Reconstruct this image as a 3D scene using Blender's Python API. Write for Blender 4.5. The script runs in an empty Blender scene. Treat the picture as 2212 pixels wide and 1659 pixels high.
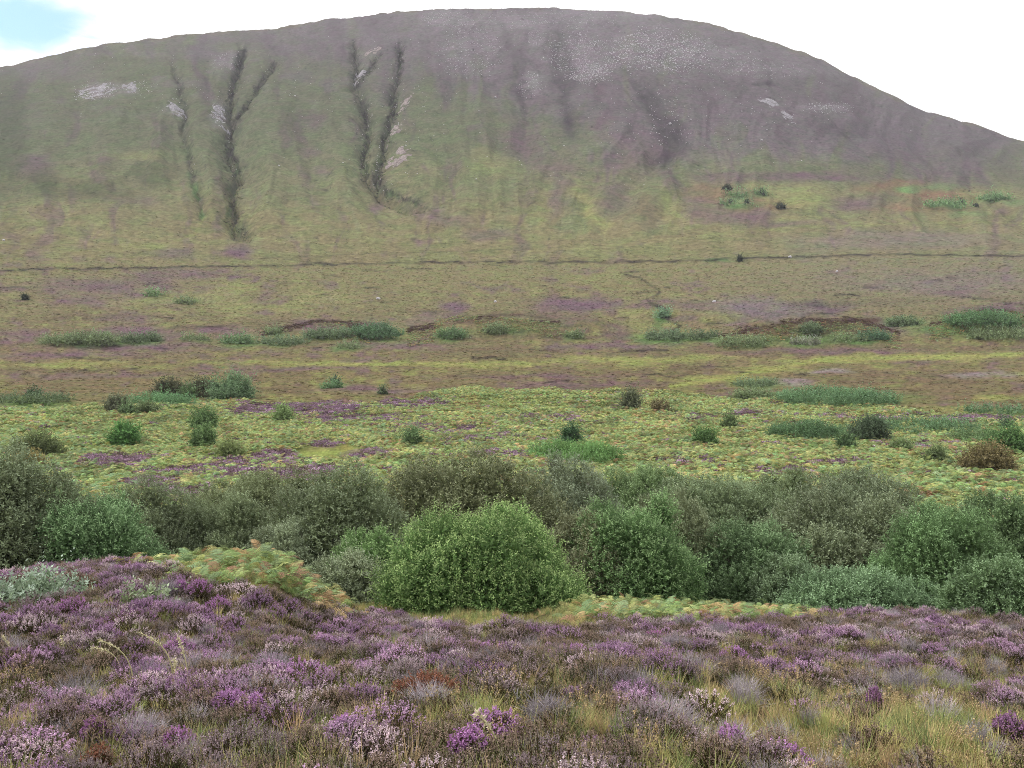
import bpy, math, random
import numpy as np
R = math.radians
rng = np.random.default_rng(7)
random.seed(7)
scene = bpy.context.scene
COL = scene.collection

# ------------------------------------------------------------------ camera geometry (photo measured on a 2212 x 1659 sheet)
FPX, CX, CY, TILT = 2152.0, 1106.0, 829.5, R(3.44)
SA, CA = math.sin(TILT), math.cos(TILT)

def px_ray(px, py):
    """photo pixel -> (azimuth, rise per horizontal metre)"""
    x = (np.asarray(px, float) - CX) / FPX
    v = (CY - np.asarray(py, float)) / FPX
    yf = CA + v * SA
    z = -SA + v * CA
    h = np.hypot(x, yf)
    return np.arctan2(x, yf), z / h

def to_px(X, Y, Z):
    d = np.maximum(Y * CA - Z * SA, 1e-3)
    u = Y * SA + Z * CA
    return CX + FPX * X / d, CY - FPX * u / d

# ------------------------------------------------------------------ numpy noise
def _hash(ix, iy, seed):
    n = (ix.astype(np.int64) * 374761393 + iy.astype(np.int64) * 668265263 + seed * 974634777) & 0xffffffff
    n = ((n ^ (n >> 13)) * 1274126177) & 0xffffffff
    n = n ^ (n >> 16)
    return (n & 0xffffff) / float(0xffffff)

def vnoise(x, y, seed=0):
    ix, iy = np.floor(x), np.floor(y)
    fx, fy = x - ix, y - iy
    fx = fx * fx * (3 - 2 * fx); fy = fy * fy * (3 - 2 * fy)
    a = _hash(ix, iy, seed); b = _hash(ix + 1, iy, seed)
    c = _hash(ix, iy + 1, seed); d = _hash(ix + 1, iy + 1, seed)
    return (a + (b - a) * fx) * (1 - fy) + (c + (d - c) * fx) * fy

def fbm(x, y, octv=4, seed=0):
    """about -1 .. 1"""
    s = 0; amp = 1.0; tot = 0
    for k in range(octv):
        s = s + amp * (vnoise(x * 2 ** k + 17.3 * k, y * 2 ** k - 9.1 * k, seed + k) * 2 - 1)
        tot += amp; amp *= 0.55
    return s / tot * 1.5

def sm(a, b, x):
    t = np.clip((x - a) / (b - a), 0, 1)
    return t * t * (3 - 2 * t)

# ------------------------------------------------------------------ terrain
SKY = np.array([(-400,215),(-200,182),(0,147),(100,124),(225,97),(350,82),(500,68),(600,60),(700,43),(800,32),(950,18),(1106,16),
    (1250,19),(1330,24),(1420,33),(1500,46),(1600,71),(1700,105),(1740,117),(1800,142),(1900,196),(2000,240),
    (2100,270),(2212,306),(2400,352),(2700,400)], float)
sky_az, sky_e = px_ray(SKY[:, 0], SKY[:, 1])
ZK = np.array([(0,-1.58),(2,-1.58),(3.5,-1.68),(6,-2.3),(10,-3.38),(15,-4.62),(20,-5.75),(24,-6.85),(30,-8.4),(38,-9.2),(45,-9.1),(55,-8.75),
    (70,-9.4),(100,-10.2),(140,-10.4),(180,-10.3),(220,-9.6),(260,-7.4),(300,-4.2),(350,0.8),(420,13.5),(480,28.0),(540,46)])
_lr = np.linspace(math.log(0.3), math.log(540), 1500)
_z = np.interp(np.exp(_lr), ZK[:, 0], ZK[:, 1])
_k = np.exp(-np.linspace(-2, 2, 41) ** 2); _k /= _k.sum()
_z = np.convolve(np.pad(_z, 20, mode='edge'), _k, 'valid')
RC, R0 = 1280.0, 480.0
E0 = float(np.interp(math.log(R0), _lr, _z)) / R0
# low moraine hummocks on the valley floor: photo column, distance, half width (px), half depth (m), height (m)
HUMMOCKS = [(700,303,95,13,2.3),(1060,304,150,15,3.0),(1275,318,110,14,2.4),(990,335,40,8,1.6),(1740,302,190,16,3.6),
    (2140,312,120,18,3.8),(180,292,110,12,1.3),(1500,335,120,16,1.8),(430,330,120,18,1.6),(1650,345,160,16,2.2),(1960,360,120,16,1.8)]
GULLIES = [  # polyline in the photo, depth m, half width m
    ([(370,135),(380,165),(395,200),(398,250),(400,290),(407,340),(420,395),(435,430),(442,470)], 3.2, 3.2),
    ([(525,112),(510,165),(495,215),(500,280),(492,320),(515,360),(502,400),(507,435),(495,460),(520,485),(522,505)], 8.5, 5.2),
    ([(597,130),(560,185),(530,230),(507,270)], 5, 4.0),
    ([(767,90),(770,150),(770,190),(785,225),(795,280),(785,330),(790,365),(820,400),(850,422),(900,440)], 7, 4.6),
    ([(820,120),(800,150),(775,185)], 2.6, 4.0),
    ([(865,95),(860,155),(850,200),(850,240),(835,280),(825,330),(815,370),(818,398)], 6.0, 4.6),
    ([(1208,100),(1213,175),(1226,250),(1241,295)], 2.6, 9.0),
    ([(1386,170),(1426,250),(1451,300),(1430,350)], 3.2, 11.0),
    ([(1746,205),(1806,260),(1850,310),(1886,345)], 2.2, 6.0),
    ([(1110,135),(1135,200),(1140,260),(1120,330)], 2.0, 10.0)]
gully_xy = []

def terr(X, Y, rough=True):
    r = np.hypot(X, Y); az = np.arctan2(X, Y); aa = np.abs(az)
    azc = np.clip(az, sky_az[0], sky_az[-1])
    es = np.interp(azc, sky_az, sky_e)
    lr = np.log(np.maximum(r, 0.3))
    zn = np.interp(lr, _lr, _z)
    pxc = CX + FPX * np.tan(np.clip(az, -1.2, 1.2))
    # the heather bank stands higher on the left
    zn = zn + 1.12 * sm(770, 560, pxc) * sm(7, 18, r) * sm(29, 20.5, r)
    zn = zn + 0.25 * sm(1500, 2200, pxc) * sm(8, 18, r) * sm(27, 21, r)
    for (hx, hr, wx, wr, hh) in HUMMOCKS:
        zn = zn + 1.8 * hh * np.exp(-((pxc - hx) / wx) ** 2 - ((r - hr + 6 * np.sin(pxc / 60.)) / wr) ** 2)
    t = np.maximum(r - R0, 0) / (RC - R0)
    g = np.where(t < 1, 1 - np.maximum(1 - t, 0) ** 1.7, 1 - 1.1 * np.maximum(t - 1, 0) ** 1.6)
    zh = r * (E0 + (es - E0) * g)
    z = np.where(r < R0, zn, zh)
    if rough:
        hw = sm(470, 640, r) * sm(1.02, 0.9, t)
        s1 = fbm(az * 44 + 1.6 * fbm(az * 9, r / 260., 2, 6), r / 260., 3, 5)               # ribs that run down the slope
        s2 = fbm(X / 60., Y / 60., 4, 11)
        s1 = s1 + .45 * (1 - 2 * np.abs(fbm(az * 30 + 1.5 * fbm(az * 8, r / 200., 2, 16), r / 330., 2, 15)))
        z = z + hw * (2.6 * s1 + 1.5 * s2)
        z = z + sm(60, 120, r) * sm(560, 430, r) * (0.55 * fbm(X / 22., Y / 16., 4, 3) + 0.22 * fbm(X / 4., Y / 3., 2, 8))
        z = z + sm(24, 40, r) * sm(130, 80, r) * 0.3 * fbm(X / 7., Y / 7., 3, 21)
        z = z + sm(2.2, 4, r) * sm(30, 18, r) * (0.11 * fbm(X / 1.3, Y / 1.3, 3, 31) + .05 * fbm(X / .34, Y / .5, 2, 215))
        z = z + sm(1.03, .99, t) * sm(.8, .97, t) * 2.6 * fbm(X / 16., Y / 300., 5, 77)
    if gully_xy:
        m = (r > 430) & (r < 1290) & (aa < 0.62)
        if np.any(m):
            c = np.zeros(np.count_nonzero(m)); xm, ym = X[m], Y[m]
            wob = 3.6 * fbm(xm / 11., ym / 16., 4, 41)
            for P, dep, w in gully_xy:
                sel = (xm > P[:, 0].min() - 4 * w) & (xm < P[:, 0].max() + 4 * w) & (ym > P[:, 1].min() - 4 * w) & (ym < P[:, 1].max() + 4 * w)
                if not sel.any(): continue
                xs, ys = xm[sel] + wob[sel], ym[sel]
                dm = np.full(xs.shape, 1e9)
                for (ax, ay), (bx, by) in zip(P[:-1], P[1:]):
                    dx, dy = bx - ax, by - ay
                    tt = np.clip(((xs - ax) * dx + (ys - ay) * dy) / (dx * dx + dy * dy), 0, 1)
                    dm = np.minimum(dm, np.hypot(xs - ax - tt * dx, ys - ay - tt * dy))
                cc = np.zeros(c.shape); cc[sel] = dep * np.exp(-(dm / (w * .66)) ** 1.25) + dep * .4 * np.exp(-(dm / (w * 2.6)) ** 2)
                c = np.maximum(c, cc)
            z = z.copy(); z[m] -= c
    # behind and beside the viewer: a plain rising heather slope
    bw = sm(0.85, 1.6, aa)
    z = z * (1 - bw) + (-1.58 + 0.1 * r + 1.5 * fbm(X / 40., Y / 40., 3, 55) * sm(10, 60, r)) * bw
    return z

_rg = np.exp(np.linspace(math.log(1.2), math.log(1279), 2600))
def ground_at(px, py):
    """where the sight line through a photo pixel meets the ground"""
    az, e = px_ray(px, py); az = float(az); e = float(e)
    X, Y = _rg * math.sin(az), _rg * math.cos(az)
    ez = terr(X, Y, False) / _rg
    hit = np.nonzero(ez >= e)[0]
    i = hit[0] if len(hit) else len(_rg) - 1
    r = _rg[i]
    if 0 < i and ez[i] > ez[i - 1]:
        f = np.clip((e - ez[i - 1]) / (ez[i] - ez[i - 1]), 0, 1); r = _rg[i - 1] + f * (_rg[i] - _rg[i - 1])
    return r * math.sin(az), r * math.cos(az), r
for pts, dep, w in GULLIES:
    gully_xy.append((np.array([ground_at(*p)[:2] for p in pts]), dep, w))

def gz(x, y):
    return float(terr(np.array([x], float), np.array([y], float))[0])

# ------------------------------------------------------------------ colour helpers
ALB = 0.80
def pal(r, g, b, k=1.0):
    c = np.array([r, g, b], float) / 255.
    c = np.where(c < 0.04045, c / 12.92, ((c + 0.055) / 1.055) ** 2.4)
    return c * ALB * k

# ------------------------------------------------------------------ mesh helpers
def mesh_np(name, V, F, mats=(), col=None, midx=None, smooth=False):
    me = bpy.data.meshes.new(name)
    V = np.asarray(V, np.float32); F = np.asarray(F, np.int32)
    n, k = F.shape
    me.vertices.add(len(V)); me.vertices.foreach_set('co', V.ravel())
    me.loops.add(n * k); me.loops.foreach_set('vertex_index', F.ravel())
    me.polygons.add(n); me.polygons.foreach_set('loop_start', np.arange(0, n * k, k, dtype=np.int32))
    for m in mats: me.materials.append(m)
    if midx is not None: me.polygons.foreach_set('material_index', np.asarray(midx, np.int32))
    me.polygons.foreach_set('use_smooth', np.full(n, smooth, bool))
    me.update(calc_edges=True)
    if col is not None:
        a = me.color_attributes.new('col', 'FLOAT_COLOR', 'POINT')
        c = np.ones((len(V), 4), np.float32); c[:, :3] = col
        a.data.foreach_set('color', c.ravel())
    return me

def link(name, me, parent=None, loc=None):
    o = bpy.data.objects.new(name, me); COL.objects.link(o)
    if parent is not None: o.parent = parent
    if loc is not None: o.location = loc
    return o

def tag(o, label, cat, group=None):
    o['label'] = label; o['category'] = cat
    if group: o['group'] = group
    return o

def empty(name, loc, label, cat, group=None):
    o = bpy.data.objects.new(name, None); COL.objects.link(o); o.location = loc; o.empty_display_size = 0.2
    return tag(o, label, cat, group)

class Bag:
    """collects quads with a colour and a material slot"""
    def __init__(s): s.v = []; s.f = []; s.c = []; s.m = []; s.n = 0
    def quads(s, P, col, slot=0):
        """P (N,4,3); col (3,) or (N,3)"""
        P = np.asarray(P, float); N = len(P)
        s.v.append(P.reshape(-1, 3)); s.f.append(np.arange(N * 4).reshape(N, 4) + s.n); s.n += N * 4
        c = np.broadcast_to(np.asarray(col, float), (N, 3)) if np.ndim(col) < 2 else np.asarray(col)
        s.c.append(np.repeat(c, 4, 0)); s.m.append(np.full(N, slot))
    def tube(s, pts, rad, col, slot=0, sides=5):
        pts = np.asarray(pts, float); n = len(pts); rad = np.broadcast_to(np.asarray(rad, float), (n,))
        tan = np.gradient(pts, axis=0); tan /= np.linalg.norm(tan, axis=1)[:, None] + 1e-9
        ref = np.array([0.31, 0.87, 0.2]); a = np.cross(tan, ref); a /= np.linalg.norm(a, axis=1)[:, None] + 1e-9
        b = np.cross(tan, a)
        th = np.arange(sides) / sides * 2 * math.pi
        ring = pts[:, None] + rad[:, None, None] * (np.cos(th)[None, :, None] * a[:, None] + np.sin(th)[None, :, None] * b[:, None])
        V = ring.reshape(-1, 3)
        F = [(i * sides + j, i * sides + (j + 1) % sides, (i + 1) * sides + (j + 1) % sides, (i + 1) * sides + j) for i in range(n - 1) for j in range(sides)]
        s.v.append(V); s.f.append(np.array(F) + s.n); s.n += len(V)
        s.c.append(np.broadcast_to(np.asarray(col, float), (len(V), 3))); s.m.append(np.full(len(F), slot))
    def mesh(s, name, mats, smooth=False):
        return mesh_np(name, np.concatenate(s.v), np.concatenate(s.f), mats, np.concatenate(s.c), np.concatenate(s.m), smooth)

def lift(c, gain, sat=1.0):
    c = np.asarray(c, float); g = c.mean(-1, keepdims=True)
    return np.clip((g + (c - g) * sat) * gain, 0, .85)

def unit(v): return v / (np.linalg.norm(v, axis=-1, keepdims=True) + 1e-9)

# ------------------------------------------------------------------ materials
def new_mat(name):
    m = bpy.data.materials.new(name); m.use_nodes = True
    nt = m.node_tree; nt.nodes.clear()
    out = nt.nodes.new('ShaderNodeOutputMaterial')
    return m, nt, out
def N(nt, t, **kw):
    n = nt.nodes.new(t)
    for k, v in kw.items():
        if k.startswith('i_'): n.inputs[k[2:].replace('_', ' ')].default_value = v
        else: setattr(n, k, v)
    return n
def mixc(nt, a, b, fac=None, mode='MIX', f=0.5):
    n = N(nt, 'ShaderNodeMix', data_type='RGBA', blend_type=mode)
    n.inputs[0].default_value = f
    if fac is not None: nt.links.new(fac, n.inputs[0])
    for s, v in ((6, a), (7, b)):
        if hasattr(v, 'links') or hasattr(v, 'is_output'): nt.links.new(v, n.inputs[s])
        else: n.inputs[s].default_value = (*v, 1) if len(v) == 3 else v
    return n.outputs[2]

def plant_mat(name, attr='col', inst=None, trans=0.25, rough=0.75, spec=0.15, jitter=0.25):
    """matt foliage: colour from the mesh attribute, times the plant's own tint, light passing through the leaf"""
    m, nt, out = new_mat(name); L = nt.links.new
    a = N(nt, 'ShaderNodeAttribute', attribute_name=attr, attribute_type='GEOMETRY')
    c = a.outputs['Color']
    if inst:
        b = N(nt, 'ShaderNodeAttribute', attribute_name=inst, attribute_type='INSTANCER')
        c = mixc(nt, c, b.outputs['Color'], mode='MULTIPLY', f=1.0)
    geo = N(nt, 'ShaderNodeNewGeometry')
    ramp = N(nt, 'ShaderNodeMapRange'); ramp.inputs[3].default_value = 1 - jitter; ramp.inputs[4].default_value = 1 + jitter
    L(geo.outputs['Random Per Island'], ramp.inputs[0])
    vm = N(nt, 'ShaderNodeVectorMath', operation='SCALE'); L(c, vm.inputs[0]); L(ramp.outputs[0], vm.inputs['Scale'])
    c = vm.outputs[0]
    p = N(nt, 'ShaderNodeBsdfPrincipled'); p.inputs['Roughness'].default_value = rough; p.inputs['Specular IOR Level'].default_value = spec
    L(c, p.inputs['Base Color'])
    if trans > 0:
        t = N(nt, 'ShaderNodeBsdfTranslucent'); L(c, t.inputs['Color'])
        mx = N(nt, 'ShaderNodeMixShader'); mx.inputs[0].default_value = trans
        L(p.outputs[0], mx.inputs[1]); L(t.outputs[0], mx.inputs[2]); L(mx.outputs[0], out.inputs[0])
    else:
        L(p.outputs[0], out.inputs[0])
    return m

def ground_mat(name, s1, s2, amt, bump):
    m, nt, out = new_mat(name); L = nt.links.new
    a = N(nt, 'ShaderNodeAttribute', attribute_name='col', attribute_type='GEOMETRY')
    tc = N(nt, 'ShaderNodeTexCoord')
    n1 = N(nt, 'ShaderNodeTexNoise'); n1.inputs['Scale'].default_value = s1; n1.inputs['Detail'].default_value = 6; n1.inputs['Roughness'].default_value = 0.7
    n2 = N(nt, 'ShaderNodeTexNoise'); n2.inputs['Scale'].default_value = s2; n2.inputs['Detail'].default_value = 4
    L(tc.outputs['Object'], n1.inputs['Vector']); L(tc.outputs['Object'], n2.inputs['Vector'])
    r1 = N(nt, 'ShaderNodeMapRange'); L(n1.outputs[0], r1.inputs[0])
    for i, v in enumerate((0.3, 0.7, 1 - amt, 1 + amt)): r1.inputs[i + 1].default_value = v
    c = N(nt, 'ShaderNodeVectorMath', operation='SCALE'); L(a.outputs['Color'], c.inputs[0]); L(r1.outputs[0], c.inputs['Scale'])
    # fine mottling of greener and browner growth
    r2 = N(nt, 'ShaderNodeMapRange'); L(n2.outputs[0], r2.inputs[0])
    for i, v in enumerate((0.42, 0.6, 0, 1)): r2.inputs[i + 1].default_value = v
    k = mixc(nt, (1.05, 0.96, 1.02), (0.94, 1.05, 0.93), r2.outputs[0])
    cc = mixc(nt, c.outputs[0], k, mode='MULTIPLY', f=1.0)
    p = N(nt, 'ShaderNodeBsdfPrincipled'); p.inputs['Roughness'].default_value = 0.95; p.inputs['Specular IOR Level'].default_value = 0.05
    L(cc, p.inputs['Base Color'])
    b = N(nt, 'ShaderNodeBump'); b.inputs['Strength'].default_value = 0.6; b.inputs['Distance'].default_value = bump
    L(n1.outputs[0], b.inputs['Height']); L(b.outputs[0], p.inputs['Normal'])
    L(p.outputs[0], out.inputs[0])
    return m

def rock_mat(name, ca, cb, scale):
    m, nt, out = new_mat(name); L = nt.links.new
    tc = N(nt, 'ShaderNodeTexCoord')
    n1 = N(nt, 'ShaderNodeTexNoise'); n1.inputs['Scale'].default_value = scale; n1.inputs['Detail'].default_value = 7; n1.inputs['Roughness'].default_value = 0.65
    L(tc.outputs['Object'], n1.inputs['Vector'])
    r = N(nt, 'ShaderNodeMapRange'); L(n1.outputs[0], r.inputs[0])
    for i, v in enumerate((0.38, 0.62, 0, 1)): r.inputs[i + 1].default_value = v
    p = N(nt, 'ShaderNodeBsdfPrincipled'); p.inputs['Roughness'].default_value = 0.85
    L(mixc(nt, tuple(ca), tuple(cb), r.outputs[0]), p.inputs['Base Color'])
    b = N(nt, 'ShaderNodeBump'); b.inputs['Distance'].default_value = 0.3; L(n1.outputs[0], b.inputs['Height']); L(b.outputs[0], p.inputs['Normal'])
    L(p.outputs[0], out.inputs[0])
    return m
# low sprawling scrub on the moor: label, photo column and row, width and height in the photo, leaf colour
GL, GB, GD = pal(108,130,84), pal(100,126,88), pal(90,114,76)
SCRUB = [
 ('low green patch farthest left on the valley floor', 130, 735, 58, 12, GL), ('broad green patch second from the left on the valley floor', 203, 732, 76, 22, GL),
 ('darker green patch left of a touching pair', 284, 735, 42, 13, GD), ('darker green patch right of a touching pair', 322, 731, 34, 14, GD),
 ('thin pale green streak between the touching pair and the moss green patch', 420, 732, 42, 10, GL), ('moss green patch below the yellow grass blotch', 515, 736, 54, 15, pal(96,132,84)),
 ('long thin bluish green strip under the left hummock', 610, 738, 80, 10, GB), ('small green tuft up on the left hummock side', 590, 717, 28, 11, GL),
 ('bluish green patch at the left foot of the heathery hummock', 680, 722, 40, 15, GB), ('bluish green patch at the right foot of the heathery hummock', 727, 722, 54, 14, GB),
 ('tallest dark green thicket on the valley floor, left of the middle', 815, 716, 88, 30, pal(78,116,76)), ('small green patch below the tallest dark thicket', 755, 750, 46, 12, GL),
 ('green patch in a hollow right of the tallest dark thicket', 975, 722, 50, 20, pal(92,128,78)), ('small pale green patch in the bracken of the middle hummock', 1075, 712, 42, 14, GL),
 ('tiny green patch high on the left moor', 332, 635, 32, 9, pal(112,150,96)), ('pale green streak on the yellow grass of the left moor', 402, 651, 32, 6, GL),
 ('dark mound of scrub at the far left edge of the bracken', 70, 865, 122, 20, GD), ('long low green patch among the left shrubs', 345, 866, 112, 26, pal(92,138,86)),
 ('tiny green patch under a tiny upright bush', 720, 833, 38, 9, pal(94,132,86)), ('small green patch beside purple heather right of the middle', 1241, 724, 32, 8, GL),
 ('bright green mound, the largest smooth one in the middle of the bracken', 1241, 976, 170, 46, pal(100,146,70)), ('dark green mound left of the grey rounded bush on the right', 1751, 929, 134, 34, pal(78,114,70)),
 ('long green mound at the top edge of the bracken on the right', 1806, 856, 190, 32, pal(92,132,86)), ('thin green strip left of the long green mound', 1631, 850, 64, 11, GL),
 ('thin bluish green strip on the grass path', 1631, 829, 72, 9, GB), ('wide low green mound stretching to the right behind the rounded bush', 1990, 921, 190, 24, pal(90,128,84)),
 ('low green patch at the right edge beside purple heather', 2156, 892, 116, 17, pal(92,128,86)), ('olive green mound under the leafy bush near the right edge', 2120, 944, 96, 24, pal(96,128,76)),
 ('pale green trickle of rushes in the peat cutting', 1433, 680, 24, 18, pal(110,150,112)), ('bluish green patch at the mouth of the peat cutting', 1441, 725, 72, 17, GB),
 ('green patch right of the mouth of the peat cutting', 1523, 727, 52, 13, GD), ('long pale green strip left under the right hummock', 1611, 738, 92, 12, GL),
 ('dark green tuft on the face of the right hummock', 1751, 713, 38, 22, GD), ('pale grey tuft below the right hummock', 1740, 740, 48, 13, pal(122,130,112)),
 ('dark green patch at the right foot of the right hummock', 1888, 727, 46, 18, pal(76,116,82)), ('long green strip below the dark patch at the right foot', 1840, 733, 66, 9, GL),
 ('green streak climbing right of the right hummock', 1952, 697, 52, 14, GD), ('large dark green patch on the bank at the far right', 2126, 690, 112, 32, pal(82,124,74)),
 ('green strip below the large dark patch at the far right', 2166, 721, 104, 12, GL),
 ('bluish green scrub below a dark hillside tree, left one of two', 1588, 422, 42, 9, pal(100,138,88)), ('bluish green scrub below a dark hillside tree, right one of two', 1643, 419, 26, 6, pal(100,138,88)),
 ('bluish green scrub around two tiny hillside trees', 1596, 443, 62, 8, pal(100,138,88)), ('bright green scrub on the reddish ground at the right foot of the hill', 2044, 443, 66, 11, pal(98,142,84)),
 ('green scrub at the right edge of the reddish ground on the hill foot', 2146, 429, 46, 9, pal(98,140,84))]
# ------------------------------------------------------------------ what grows where: the ground colours, shade of some banks and gullies included
GREEN = pal(110,118,80); OLIVE = pal(128,124,78); PURPLE = pal(116,102,112); MAUVE = pal(112,86,98); BROWN = pal(112,98,74)
SCREE = pal(150,140,148); PEAT_AND_SHADE = pal(46,40,38); LUSH = pal(90,124,64); RUST = pal(144,102,72); BRIGHT = pal(112,150,80); YELLOW = pal(142,146,80)
BRACK = pal(104,112,60); HEATHG = pal(74,62,54); DARKG = pal(62,74,46); SLATE = pal(72,62,72)
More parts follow.
